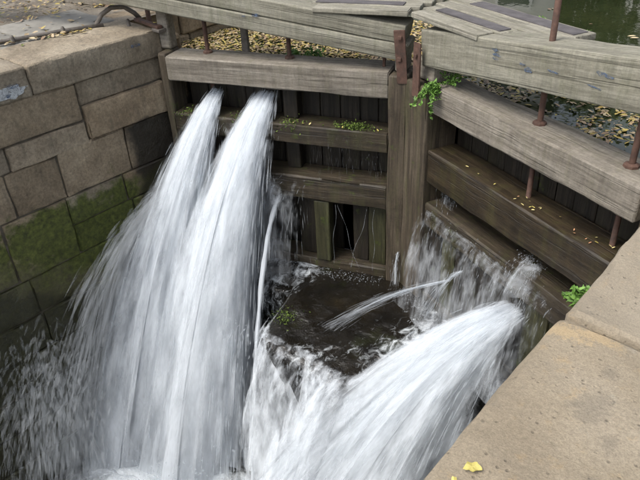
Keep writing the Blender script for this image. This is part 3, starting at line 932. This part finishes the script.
# thin veil spilling beside the jets over the middle rail
a, b = slot(LP, 1.20, 1.85, -0.03, -0.80)
jet('thin white veil trickling down the far gate beside the jets',
    [dict(a=a, b=b, va=(0.06, -0.35, 0), vb=(0.06, -0.5, 0), T=0.62, nu=50, nt=30, wob=0.01, spread=0.08, d0=0.42, d1=0.48, edge=0.2)],
    [dict(n=160, a=a, b=b, va=(0.1, -0.5, 0), vb=(0.1, -0.8, 0), T=0.7, jv=(0.1, 0.3, 0.05), w=(0.001, 0.004), dt=(0.02, 0.06))], mat='veil', seed=60)
# veil over the lower rail
a, b = slot(LP, 0.98, 1.60, -0.03, -1.36)
jet('streaky veil pouring off the lower rail of the far gate',
    [dict(a=a, b=b, va=(0.1, -0.55, 0), vb=(0.1, -0.7, 0), T=0.48, nu=50, nt=30, wob=0.012, spread=0.15, d0=0.40, d1=0.52, edge=0.25),
     dict(a=a, b=b, va=(0.2, -0.9, 0), vb=(0.2, -0.9, 0), T=0.44, nu=50, nt=30, wob=0.012, spread=0.25, d0=0.34, d1=0.48, edge=0.25)],
    [dict(n=200, a=a, b=b, va=(0.2, -0.6, 0), vb=(0.2, -1.1, 0), T=0.62, jv=(0.2, 0.35, 0.08), w=(0.001, 0.005), dt=(0.02, 0.06))], mat='veil', seed=70)
# slim jets
def cord(label, P0, v, T, r0, r1, seed, n=400, grow=0.06, fade=0.45):
    P0 = np.asarray(P0, float); v = np.asarray(v, float)
    ts = np.linspace(0, T, 40)
    path = P0 + v * ts[:, None] + GV * (ts ** 2)[:, None]
    wob = np.stack([nz(np.stack([ts * 6, ts * 0 + seed, ts * 0], 1), 3, seed), nz(np.stack([ts * 6, ts * 0 + seed, ts * 0], 1), 3, seed + 1), 0 * ts], 1)
    path += wob * (0.012 * (ts / T))[:, None]
    rr = np.linspace(r0, r1, 40) * (1 + 0.25 * nz(np.stack([ts * 20, ts * 0, ts * 0], 1), 3, seed + 4))
    V, F = tube_geo(path, rr, 7, False)
    w = Water()
    uv = np.stack([np.tile(np.arange(7) / 7 * 0.3, 40), np.repeat(ts * 3, 7)], 1)
    kk = np.repeat(ts / T, 7)
    w.add(V, F, uv, 0.55 - fade * kk ** 2 - 0.3 * np.clip(1 - kk / 0.08, 0, 1))
    o = tag(w.build('water_jet', 'cord'), label, 'water jet')
    w = Water()
    w.threads(n, P0, P0, v, v, T, jv=(grow, grow, grow), w=(0.001, 0.004), dt=(0.02, 0.06), seed=seed, jp=0.006)
    tag(w.build('spray', 'drop', o), kind='stuff')
    return o
cord('single slim white jet arching clear of the gate in front of the sill', LP(1.30, -0.03, -1.58), (0.82, -1.85, -0.40), 0.72, 0.027, 0.020, 3, 220, 0.06, -0.05)
cord('short slanting jet shooting from behind the lower rail of the far gate', LP(1.52, -0.02, -1.56), (0.0, -1.7, 0.0), 0.55, 0.014, 0.02, 5, 600, 0.14)
cord('thin flat jet shot across the dark sill from the near gate', RP(0.86, -0.05, -1.86), (-3.3, -2.4, -0.85), 0.30, 0.0045, 0.004, 7, 340, 0.12, 0.6)
cord('little jet dribbling down beside the foot of the mitre posts', LP(0.03, -0.05, -2.05), (0.02, -0.22, 0.0), 0.27, 0.004, 0.010, 9, 200, 0.09, 0.2)
cord('thin bent jet squirting from the boards beneath the lower rail', RP(0.95, 0.0, -1.72), (-0.75, -0.75, -0.2), 0.30, 0.005, 0.005, 15, 300, 0.13, 0.6)
# the broad jet through the near gate
a, b = RP(1.46, 0.02, -1.70), RP(1.74, 0.02, -1.66)
v = np.array((-1.75, -2.45, -1.05))
sh = []
for i, (k, dd) in enumerate(((1.40, 0.30), (1.26, 0.42), (1.13, 0.50), (1.01, 0.55), (0.90, 0.56), (0.79, 0.55), (0.68, 0.52), (0.56, 0.48), (0.42, 0.40))):
    vv = v * (k, k, 1.0)
    sh.append(dict(a=a + (0, 0, 0.010 * (3 - i)), b=b + (0, 0, 0.010 * (3 - i)), va=vv + (-0.95, 0.20, 0.15), vb=vv + (0.55, 0.10, -0.20), T=0.68, nu=54, nt=48, wob=0.012, spread=0.22, d0=dd - 0.04, d1=dd + 0.08, edge=0.5, depth=0.02, uw=1.1))
jet('broad white chute of water roaring from the near gate beside the coping', sh,
    [dict(n=1100, a=a, b=b, va=v + (-0.5, 0.2, 0), vb=v * 0.7 + (0.4, 0, 0), T=0.68, jv=(0.35, 0.4, 0.25), w=(0.004, 0.015), dt=(0.02, 0.06))], seed=200)
# water pouring down the near gate's lower rail
a, b = slot(RP, 0.37, 2.05, -0.02, -1.34)
jet('streaky white veil pouring over the lower rail of the near gate',
    [dict(a=a, b=b, va=(-0.12, -0.30, 0), vb=(-0.12, -0.30, 0), T=0.46, nu=110, nt=26, wob=0.01, spread=0.10, d0=0.40, d1=0.47, edge=0.1),
     dict(a=a, b=b, va=(-0.22, -0.55, 0.05), vb=(-0.25, -0.65, 0.1), T=0.46, nu=110, nt=26, wob=0.012, spread=0.16, d0=0.40, d1=0.52, edge=0.1)],
    [dict(n=300, a=a, b=b, va=(-0.15, -0.4, 0), vb=(-0.2, -0.5, 0.05), T=0.46, jv=(0.12, 0.2, 0.08), w=(0.001, 0.0045), dt=(0.015, 0.05))], mat='veil', seed=260)
a = RP(1.56, 0.1, -1.22); b = RP(1.74, 0.1, -1.24)
jet('small white splash bubbling out between the near gate rails',
    [dict(a=a, b=b, va=(-0.3, -0.7, 0.5), vb=(-0.2, -0.6, 0.3), T=0.26, nu=18, nt=18, wob=0.03, spread=0.2, d0=0.5, d1=0.5, edge=0.3)],
    [dict(n=500, a=a, b=b, va=(-0.2, -0.5, 0.55), vb=(-0.2, -0.5, 0.4), T=0.27, jv=(0.2, 0.25, 0.3), w=(0.001, 0.004), dt=(0.01, 0.03))], mat='veil', seed=290)
a = RP(0.40, 0.15, -1.02); b = RP(0.62, 0.15, -1.06)
jet('dribble between the near gate rails beside the mitre post',
    [dict(a=a, b=b, va=(-0.04, -0.15, 0), vb=(-0.04, -0.2, 0), T=0.26, nu=22, nt=18, wob=0.01, spread=0.05, d0=0.42, d1=0.48, edge=0.2)],
    [dict(n=260, a=a, b=b, va=(-0.04, -0.2, 0), vb=(-0.04, -0.2, 0), T=0.27, jv=(0.08, 0.15, 0.03), w=(0.001, 0.003), dt=(0.01, 0.04))], mat='veil', seed=295)
# the apron of water tumbling off the sill
w = Water()
for i, (x0, x1, y0, vy, dd) in enumerate(((-0.95, 0.0, 0.10, -0.45, 0.50), (-0.9, 0.95, 0.06, -0.6, 0.46), (-0.8, 0.4, 0.02, -0.85, 0.46), (-0.2, 0.9, 0.05, -0.70, 0.52), (-0.05, 1.0, 0.0, -1.0, 0.52), (0.1, 1.0, 0.0, -1.4, 0.48), (-0.9, 0.9, 0.0, -1.15, 0.38), (0.0, 1.0, 0.0, -1.9, 0.40))):
    w.sheet((x0, y0, SILL_Z + 0.015), (x1, y0, SILL_Z + 0.015), (-0.12, vy, 0.06), (-0.30, vy - 0.2, 0.06), 0.62, int(60 * (x1 - x0)) + 10, 30, 0.03, 0.22, 300 + i, dd + 0.03, dd + 0.13, 0.3, yfun=sill_front)
o = tag(w.build('sill_cascade', 'cascade'), 'ragged white cascade tumbling over the mossy edge of the sill', 'cascade')
w = Water()
w.threads(700, (-1.4, 3.0, SILL_Z - 0.05), (0.7, 3.0, SILL_Z - 0.05), (0, -0.5, 0), (-0.1, -0.6, 0), 0.58, (0.2, 0.25, 0.12), (0.003, 0.011), (0.02, 0.06), 310)
tag(w.build('spray', 'drop', o), kind='stuff')
# trickles on the dark boards by the mitre post
w = Water()
for s0, dx in ((0.70, 0.05), (0.67, -0.20), (0.36, 0.20), (0.30, 0.0)):
    n = 26; q = np.linspace(0, 1, n)
    path = np.stack([LP(s0 + dx * k + 0.012 * math.sin(k * 9 + s0 * 40), -0.005, -1.62 - 0.74 * k) for k in q])
    V, F = tube_geo(path, 0.0019 + 0.0009 * np.sin(q * 17 + s0 * 9), 5, False)
    w.add(V, F, np.zeros((len(V), 2)), np.ones(len(V)))
tag(w.build('trickles', 'drop'), 'thin threads of leaking water on the dark boards beneath the far gate', 'trickle', kind='stuff')
w = Water()
w.threads(150, LP(0.18, -0.03, -1.02), LP(0.95, -0.03, -1.02), (0.02, -0.05, 0), (0.02, -0.05, 0), 0.26, (0.02, 0.03, 0.02), (0.0008, 0.0022), (0.02, 0.06), 320)
w.threads(120, LP(0.18, 0.02, -0.82), LP(0.95, -0.03, -0.82), (0.02, -0.1, 0), (0.02, -0.1, 0), 0.2, (0.02, 0.03, 0.02), (0.0008, 0.002), (0.02, 0.05), 321)
tag(w.build('drips', 'mist'), 'fine drips falling from the middle rail of the far gate', 'drips', kind='stuff')
# splash along the gate feet
w = Water()
w.threads(380, LP(0.2, -0.08, SILL_Z), LP(1.2, -0.1, SILL_Z), (0.1, -0.3, 0.5), (0.1, -0.4, 0.6), 0.16, (0.35, 0.35, 0.3), (0.002, 0.009), (0.01, 0.03), 330)
w.threads(450, RP(0.2, -0.08, SILL_Z), RP(1.1, -0.1, SILL_Z), (-0.2, -0.4, 0.6), (-0.3, -0.5, 0.7), 0.2, (0.4, 0.35, 0.35), (0.002, 0.009), (0.01, 0.03), 331)
tag(w.build('splash', 'drop'), 'low white splash along the feet of the gates', 'splash', kind='stuff')
# spray flung against the far wall
w = Water()
w.threads(2600, (-2.30, 3.42, -1.66), (-2.0, 3.25, -1.55), (-0.03, -1.7, 0.0), (0.0, -2.6, 0.35), 0.90, (0.10, 0.40, 0.22), (0.005, 0.026), (0.04, 0.10), 340, tpow=0.8, jp=0.05)
w.threads(2400, (-2.22, 3.4, -1.62), (-1.95, 3.3, -1.5), (-0.02, -1.5, 0.1), (0.0, -2.1, 0.45), 0.75, (0.08, 0.32, 0.22), (0.005, 0.026), (0.04, 0.10), 341, tpow=0.9, jp=0.05)
w.threads(1600, (-2.2, 1.6, -2.6), (-1.6, 1.5, -2.6), (0, -0.8, -1.0), (0, -0.8, -1.0), 0.45, (0.15, 0.6, 0.4), (0.005, 0.024), (0.03, 0.08), 342, jp=0.22)
tag(w.build('wall_spray', 'mist'), 'spray of flying drops against the dark mossy wall', 'spray', kind='stuff')
w = Water()
for i, (vy, dd) in enumerate(((-1.6, 0.40), (-2.05, 0.40), (-2.5, 0.34))):
    w.sheet((-2.28, 3.42, -1.66), (-1.95, 3.30, -1.55), (-0.04, vy * 0.8, 0.05), (0.05, vy, 0.35), 0.74, 46, 34, 0.03, 0.12, 360 + i, dd, dd - 0.10, 0.35)
tag(w.build('fanned_jet', 'veil'), 'fan of torn white water flung along the dark mossy wall', 'water jet')
# boiling foam where the jets land
w = Water()
w.threads(2500, (-1.9, 1.8, POOL_Z), (-0.3, 2.2, POOL_Z), (-0.2, -0.5, 1.3), (0.2, -0.3, 1.3), 0.3, (0.7, 0.7, 0.6), (0.004, 0.016), (0.01, 0.03), 350, jp=0.25)
w.threads(2500, (0.0, 2.6, POOL_Z), (1.0, 3.0, POOL_Z), (-0.2, -0.5, 1.2), (0.2, -0.3, 1.2), 0.3, (0.6, 0.6, 0.6), (0.004, 0.016), (0.01, 0.03), 351, jp=0.22)
tag(w.build('foam_spray', 'drop'), 'boiling spray where the jets hit the chamber water', 'spray', kind='stuff')

w = Water()
for i, (x0, x1, y0, vx, vy, vz_, dd) in enumerate(((-1.9, -0.9, 1.75, -0.5, -0.9, 3.0, 0.46), (-1.8, -0.7, 1.6, -0.2, -1.2, 2.6, 0.50), (-2.0, -1.0, 1.9, -0.8, -0.5, 3.3, 0.36), (-1.6, -0.2, 1.7, 0.1, -1.0, 2.4, 0.50))):
    w.sheet((x0, y0, POOL_Z), (x1, y0 + 0.35, POOL_Z), (vx - 0.2, vy, vz_), (vx + 0.3, vy + 0.2, vz_ * 0.9), 0.55, 50, 36, 0.04, 0.35, 400 + i, dd + 0.25, dd - 0.08, 0.35)
tag(w.build('splash_plume', 'veil'), 'white plume of splash thrown up where the two broad jets land', 'splash')
# ------------------------------------------------------------------ ironwork on the far bank
def tube_obj(name, path, r, mat, parent=None, sides=8, base=(0, 0, 0)):
    v, f = tube_geo(np.asarray(path, float) - np.array(base), r, sides)
    return link(name, mesh_np(name, v, f), mat, parent)
B = (-3.1, 3.0, 0.0)
an = tag(empty('anchor_strap', B), 'long iron anchor bar lying along the far coping with a raised loop', 'anchor iron')
tube_obj('bar', [(-3.42, 1.7, 0.022), (-3.3, 2.4, 0.024), (-3.12, 3.05, 0.024), (-2.95, 3.44, 0.026)], 0.022, 'iron', an, base=B)
tube_obj('loop', [(-3.0, 3.38, 0.02), (-2.98, 3.46, 0.12), (-2.95, 3.56, 0.17), (-2.9, 3.68, 0.16), (-2.86, 3.76, 0.09), (-2.84, 3.8, 0.03)], 0.024, 'iron', an, base=B)
for (x, y) in ((-3.22, 2.62), (-3.10, 3.08), (-2.78, 3.62)):
    tube_obj('bolt', [(x, y, 0.0), (x, y, 0.05), (x, y, 0.07)], [0.022, 0.022, 0.012], 'iron', an, 6, B)
o = box_between('collar_strap', -2.85, -2.36, 3.70, 3.76, 0.012, 0.045, 'rust', an, B, n=(8, 2, 2), r=0.006, amp=0.004, seed=5)
o.rotation_euler = (0, 0, rad(-8))
o = box_between('heel_collar', -2.46, -2.34, 3.66, 3.80, -0.02, 0.012, 'iron', an, B, n=(3, 3, 2), r=0.008, amp=0.003, seed=6)
v, f_ = tube_geo([(-2.83, 3.9, -0.05), (-2.85, 3.91, 0.2), (-2.88, 3.92, 0.75)], [0.026, 0.024, 0.022], 8)
tag(link('iron_stake', mesh_np('iron_stake', v, f_), 'rust'), 'rusty iron stake leaning beside the heel of the far gate', 'stake')

# ------------------------------------------------------------------ leaves, moss, plants
def leaf_cloud(pts, nrm_tilt, size, seed, dens=None, flat=True):
    """small folded leaves, six vertices each"""
    rs = np.random.RandomState(seed)
    n = len(pts)
    s = rs.uniform(*size, n)
    yaw = rs.uniform(0, 2 * math.pi, n)
    T = np.array([[-1.0, 0, 0], [-0.35, 0.42, 0.10], [-0.35, -0.42, 0.10], [0.4, 0.38, 0.10], [0.4, -0.38, 0.10], [1.0, 0, 0.05]])
    F0 = np.array([[0, 2, 4, 5], [0, 5, 3, 1]])
    L = T[None] * s[:, None, None]
    if flat:
        tx = rs.normal(0, nrm_tilt, n); ty = rs.normal(0, nrm_tilt, n)
        L[:, :, 2] += L[:, :, 0] * tx[:, None] + L[:, :, 1] * ty[:, None]
    else:
        q = rs.normal(size=(n, 3)); q /= np.linalg.norm(q, axis=1, keepdims=True)
        r2 = rs.normal(size=(n, 3)); e2 = np.cross(q, r2); e2 /= np.linalg.norm(e2, axis=1, keepdims=True); e3 = np.cross(q, e2)
        L = L[:, :, :1] * q[:, None] + L[:, :, 1:2] * e2[:, None] + L[:, :, 2:] * e3[:, None]
    c, sn = np.cos(yaw), np.sin(yaw)
    X = L[:, :, 0] * c[:, None] - L[:, :, 1] * sn[:, None]; Y = L[:, :, 0] * sn[:, None] + L[:, :, 1] * c[:, None]
    V = np.stack([X, Y, L[:, :, 2]], -1) + np.asarray(pts)[:, None]
    F = (F0[None] + (np.arange(n) * 6)[:, None, None]).reshape(-1, 4)
    D = np.repeat(rs.uniform(0, 1, n) if dens is None else dens, 6)
    return V.reshape(-1, 3), F, D

def inside_pound(p):
    x, y = p
    return y > 4.95 - 0.40 * abs(x) and abs(x) < 3.05
pts = []
while len(pts) < 13000:
    x = rnd.uniform(-3.05, 3.0); y = rnd.uniform(3.7, 6.6)
    if not inside_pound((x, y)): continue
    dens = 0.95 if x < 0 else 0.06 + 0.42 * (nz([(x, y, 0)], 2.6, 51)[0] > 0.0)
    if x > 0 and y > 5.6: dens *= 0.12
    if rnd.random() < dens: pts.append((x, y, POUND_Z + 0.006 + rnd.uniform(0, 0.008)))
V, F, D = leaf_cloud(pts, 0.16, (0.010, 0.034), 61)
tag(link('floating_leaves', mesh_np('floating_leaves', V, F, False, D), 'litter'), 'carpet of fallen yellow leaves floating on the canal above the gates', 'leaves', kind='stuff')
pts = []
while len(pts) < 60:
    x = rnd.uniform(-2.5, 4); y = rnd.uniform(6.6, 11)
    pts.append((x, y, POUND_Z + 0.006))
V, F, D = leaf_cloud(pts, 0.08, (0.02, 0.05), 62)
tag(link('scattered_leaves', mesh_np('scattered_leaves', V, F, False, D), 'litter'), 'few pale leaves drifting on the open dark canal', 'leaves', kind='stuff')
pts = []
while len(pts) < 5000:
    x = rnd.uniform(-7.5, -3.0); y = rnd.uniform(1.2, 6.5)
    if y > 3.6 and x > -3.45: continue
    dd = 0.35 + 0.65 * (nz([(x, y, 0)], 1.7, 52)[0] > 0.0)
    if x > -3.9: dd *= 0.22
    if rnd.random() < dd: pts.append((x, y, (0.012 if (x > -4.05 and 1.2 < y < 3.75) else -0.018) + rnd.uniform(0, 0.015)))
for i in range(60):
    t_ = rnd.random(); x = -3.3 + 0.3 * t_ + rnd.gauss(0.06, 0.05); pts.append((x, 2.5 + 0.8 * t_, 0.02))
V, F, D = leaf_cloud(pts, 0.25, (0.016, 0.042), 63)
tag(link('leaf_litter', mesh_np('leaf_litter', V, F, False, D), 'litter'), 'brown and yellow leaf litter scattered over the far bank', 'leaves', kind='stuff')

# single leaves one can pick out
V1, F1, D1 = leaf_cloud([(0, 0, 0)], 0.1, (0.022, 0.022), 5)
leaf_small = {}
for c in ('yellow_leaf', 'orange_leaf', 'pale_leaf'):
    leaf_small[c] = mesh_np('fallen_leaf', V1, F1, False, D1); leaf_small[c].materials.append(M[c])
def put_leaf(p, c, label, group, sc_=1.0, yaw=0.0):
    o = link('fallen_leaf', leaf_small[c], None, None, p); o.scale = (sc_, sc_, sc_); o.rotation_euler = (rnd.uniform(-.2, .2), rnd.uniform(-.2, .2), yaw)
    tag(o, label, 'leaf', group)
for i in range(22):
    s = (0.75 + 0.9 * rnd.random()) if i < 7 else 1.35 + 0.9 * rnd.random(); d = 0.03 + 0.13 * rnd.random()
    put_leaf(tuple(RP(s, d, -0.788)), rnd.choice(['yellow_leaf', 'orange_leaf', 'pale_leaf', 'pale_leaf']), 'small autumn leaf stranded on the middle rail of the near gate', 'leaves on the near gate middle rail', rnd.uniform(0.4, 0.8), rnd.uniform(0, 6))
for s in (0.28, 0.62, 0.95, 1.12, 1.02, 2.2):
    put_leaf(tuple(LP(s, 0.03 + 0.02 * rnd.random(), -0.788)), rnd.choice(['yellow_leaf', 'pale_leaf']), 'small pale leaf lying on the middle rail of the far gate', 'leaves on the far gate middle rail', rnd.uniform(0.6, 0.95), rnd.uniform(0, 6))
def broad_leaf(name, p, size, mat, label, yaw, seed):
    rs = np.random.RandomState(seed); n = 20
    ang = np.linspace(0, 2 * math.pi, n, endpoint=False)
    r = size * (1 + 0.18 * np.sin(ang * 5 + seed) + 0.08 * rs.uniform(-1, 1, n)) * np.where(np.abs(np.cos(ang)) > 0.9, 1.15, 0.95)
    V = [(0, 0, 0.003)] + [(r[i] * math.cos(ang[i]), 0.85 * r[i] * math.sin(ang[i]), 0.004 + 0.003 * math.sin(ang[i] * 3)) for i in range(n)]
    V2 = [(a, b, c - 0.0012) for a, b, c in V]
    F = [(0, 1 + i, 1 + (i + 1) % n) for i in range(n)] + [(n + 1, n + 2 + (i + 1) % n, n + 2 + i) for i in range(n)]
    o = link(name, mesh_np(name, np.array(V + V2), np.array(F), False), mat, None, p); o.rotation_euler = (0, 0, yaw)
    tag(o, label, 'leaf')
broad_leaf('fallen_leaf', (2.560, 1.160, 0.012), 0.022, 'yellow_leaf', 'bright yellow fallen leaf lying alone on the tan coping', 0.6, 3)
broad_leaf('fallen_leaf', (2.545, 1.085, 0.012), 0.012, 'yellow_leaf', 'tiny yellow leaf scrap on the tan coping beside the bright yellow leaf', 2.0, 4)
broad_leaf('fallen_leaf', (-2.47, 3.735, 0.05), 0.022, 'yellow_leaf', 'yellow leaf caught on the rusty collar strap at the far gate heel', 1.0, 6)

def moss_pad(pts_fn, n, label, size=(0.006, 0.016), seed=1):
    pts = [pts_fn() for _ in range(n)]
    V, F, D = leaf_cloud(pts, 0.8, size, seed, flat=False)
    tag(link('moss', mesh_np('moss', V, F, False, D), 'moss'), label, 'moss', kind='stuff')
def mp1():
    s = rnd.gauss(0.52, 0.09); return tuple(LP(s, rnd.uniform(0.02, 0.14), -0.80 + abs(rnd.gauss(0, 0.02))))
moss_pad(mp1, 500, 'bright green moss pad on the far gate middle rail near the mitre post', seed=71)
def mp2():
    s = rnd.choice((1.15, 1.68, 2.25)) + rnd.gauss(0, 0.07); return tuple(LP(s, rnd.uniform(-0.03, 0.12), -0.80 + rnd.gauss(-0.01, 0.03)))
moss_pad(mp2, 700, 'dark moss tufts on the far gate middle rail beside the jets', seed=72)
def mp3():
    return (rnd.gauss(-0.55, 0.06), rnd.gauss(3.34, 0.08), SILL_Z - 0.01 + abs(rnd.gauss(0, 0.012)))
moss_pad(mp3, 260, 'green moss clump on the edge of the sill', seed=73)
def mp4():
    return (-2.62 - 0.3 * rnd.random(), 3.80 + 0.25 * rnd.random(), -0.16 + abs(rnd.gauss(0, 0.015)))
moss_pad(mp4, 500, 'moss on the corner stone behind the far gate heel', seed=74)

def fern(name, root, n, L, label, droop, seed, spread=1.0, leaf=0.02, dirv=None):
    rs = np.random.RandomState(seed)
    P_ = []; dn = []
    stems = []
    for i in range(n):
        az = rs.uniform(0, 2 * math.pi) if dirv is None else math.atan2(dirv[1], dirv[0]) + rs.normal(0, 0.9)
        l = L * rs.uniform(0.55, 1.1); el = rs.uniform(0.1, 1.2)
        path = []
        for q in np.linspace(0, 1, 9):
            h = l * q
            path.append(np.array(root) + np.array([math.cos(az) * h * math.cos(el) * spread, math.sin(az) * h * math.cos(el) * spread, math.sin(el) * h - droop * l * q * q]))
        stems.append(tube_geo(path, np.linspace(0.0025, 0.001, 9), 4, False))
        for q in range(2, 9):
            for s_ in (-1, 1):
                for rep in range(2):
                    P_.append(path[q] + rs.normal(0, leaf * 0.45, 3)); dn.append(rs.uniform(0, 1))
    V, F, D = leaf_cloud(P_, 0.6, (leaf * 0.5, leaf), seed, np.array(dn), flat=True)
    o = empty(name, tuple(root)); tag(o, label, 'plant')
    link('leaf_mass', mesh_np('leaf_mass', V - np.array(root), F, False, D), 'fern', o)
    sv, sf = join_geo(stems)
    link('stem', mesh_np('stem', sv - np.array(root), sf, True, np.full(len(sv), 0.3)), 'fern', o)
fern('fern', RP(0.40, 0.0, -0.225), 22, 0.19, 'bright green fern sprouting beside the mitre post of the near gate', 0.95, 4, leaf=0.021, dirv=(RN[0] + 0.1, RN[1]))
fern('grass_tuft', RP(0.44, 0.12, -0.21), 14, 0.2, 'upright green tuft growing under the near balance beam', 0.25, 5, leaf=0.013)
fern('weed', (2.462, 2.20, -0.05), 6, 0.075, 'small green weed rooted in the edge of the tan coping', 0.5, 6, leaf=0.019, dirv=(-1, -0.2))
fern('weed', RP(0.72, 0.72, 0.22), 9, 0.10, 'low green weed behind the walkway boards beside the canal', 0.3, 7, leaf=0.02)
fern('weed', RP(1.10, 0.74, 0.20), 9, 0.10, 'yellowish weed at the end of the walkway boards', 0.3, 8, leaf=0.02)
fern('weed', LP(1.22, 0.62, POUND_Z), 18, 0.26, 'dark leafy weed standing in the leaf covered water behind the tie rod', 0.2, 12, leaf=0.035)
fern('weed', LP(0.55, 0.55, POUND_Z), 14, 0.16, 'low green weed in the water by the mitre end of the far gate', 0.3, 13, leaf=0.03)

# ------------------------------------------------------------------ trees and houses along the canal (they stand in the water's reflection)
def crown_mesh(seed, R, n):
    rs = np.random.RandomState(seed)
    cl = rs.normal(size=(46, 3)); cl /= np.linalg.norm(cl, axis=1, keepdims=True)
    cl *= (rs.uniform(0.35, 1.0, 46) ** 0.6)[:, None] * np.array([R, R, R * 1.15])
    k = rs.randint(0, 46, n)
    P_ = cl[k] + rs.normal(size=(n, 3)) * R * 0.17
    shade = rs.uniform(0, 1, n)
    V, F, D = leaf_cloud(P_, 0.5, (0.10, 0.2), seed, shade, flat=False)
    me = mesh_np('crown', V, F, False, D); me.materials.append(M['foliage'])
    return me, cl
variants = [crown_mesh(500 + i, 2.6, 5200) for i in range(3)]
def trunk_mesh(cl, h, seed):
    parts = [tube_geo([(0, 0, 0), (0.05, 0.02, h * 0.35), (0.0, 0.05, h * 0.7), (0.05, 0, h * 1.15)], [0.26, 0.2, 0.15, 0.06], 9)]
    for c in cl[:14]:
        e = c * 0.8 + np.array([0, 0, h]); s = np.array([0.02, 0.02, h * 0.62])
        parts.append(tube_geo([s, (s + e) / 2 + (0, 0, -0.15), e], [0.09, 0.06, 0.02], 6))
    v, f = join_geo(parts)
    me = mesh_np('trunk', v, f); me.materials.append(M['bark'])
    return me
trunks = [trunk_mesh(variants[i][1], 4.2, i) for i in range(3)]
spots = [(-8.2, 9.3, 0, 0.95, 'leaning over the far bank'), (-5.9, 22.0, 1, 0.95, 'beside the white cottage'), (6.4, 11.5, 2, 1.2, 'on the near bank above the lock'), (6.6, 18.0, 0, 1.3, 'on the near bank, second from the lock'),
         (-11.6, 12.2, 2, 1.3, 'well back from the far bank'), (6.8, 27.0, 1, 1.6, 'on the near bank, farthest from the lock'), (-15, 21, 0, 1.5, 'behind the white cottage'),
         (0.5, 41, 2, 1.9, 'closing the view up the canal'), (-7.5, 40, 1, 1.9, 'standing behind the second cottage'), (7.5, 42, 0, 1.9, 'far up the near bank')]
for i, (x, y, vr, s, where) in enumerate(spots):
    g = empty('canal_tree', (x, y, -0.05), rnd.uniform(0, 6)); g.scale = (s, s, s)
    tag(g, 'leafy green tree ' + where, 'tree', 'trees along the canal')
    link('trunk', trunks[vr], None, g); link('crown', variants[vr][0], None, g, (0, 0, 4.2))
def house(x, y, rz, w, dp, h, label):
    g = tag(empty('cottage', (x, y, -0.05), rz), label, 'house')
    link('wall', block_mesh('wall', w, dp, h, r=0.02, amp=0.004), 'render', g, (0, 0, h / 2))
    ov = 0.3; rh = dp * 0.42
    V = [(-w / 2 - ov, -dp / 2 - ov, h - 0.1), (w / 2 + ov, -dp / 2 - ov, h - 0.1), (w / 2 + ov, 0, h + rh), (-w / 2 - ov, 0, h + rh), (-w / 2 - ov, dp / 2 + ov, h - 0.1), (w / 2 + ov, dp / 2 + ov, h - 0.1)]
    F = [(0, 1, 2, 3), (3, 2, 5, 4), (1, 5, 2, 2), (0, 3, 4, 4), (0, 4, 5, 1)]
    me = bpy.data.meshes.new('roof'); me.from_pydata(V, [], [tuple(dict.fromkeys(q)) for q in F]); me.update()
    r = link('roof', me, 'slate', g)
    link('chimney', block_mesh('chimney', 0.7, 0.6, 1.5), 'stone', r, (w / 4, 0, h + rh + 0.3))
    for zz_ in (1.5, 4.1):
        if zz_ > h - 0.8: continue
        for k in range(int(w // 2.4)):
            px = -w / 2 + (k + 0.5) * w / int(w // 2.4)
            wd = link('window', block_mesh('window', 1.0, 0.10, 1.25, r=0.02, amp=0), 'frame_paint', g, (px, -dp / 2 - 0.03, zz_))
            link('pane', block_mesh('pane', 0.84, 0.04, 1.08, r=0.005, amp=0), 'glass', wd, (0, -0.045, 0))
    d = link('door', block_mesh('door', 0.95, 0.10, 2.05, r=0.01, amp=0), 'bark', g, (w * 0.02, -dp / 2 - 0.03, 1.03))
    link('handle', block_mesh('handle', 0.04, 0.06, 0.14, r=0.008, amp=0), 'iron', d, (0.36, -0.06, 0))
house(-8.8, 18.6, rad(28), 7.5, 5.0, 5.2, 'white rendered cottage with slate roof nearest the lock')
house(-5.2, 33.5, rad(14), 8.0, 5.5, 7.2, 'white rendered house farther up the canal')
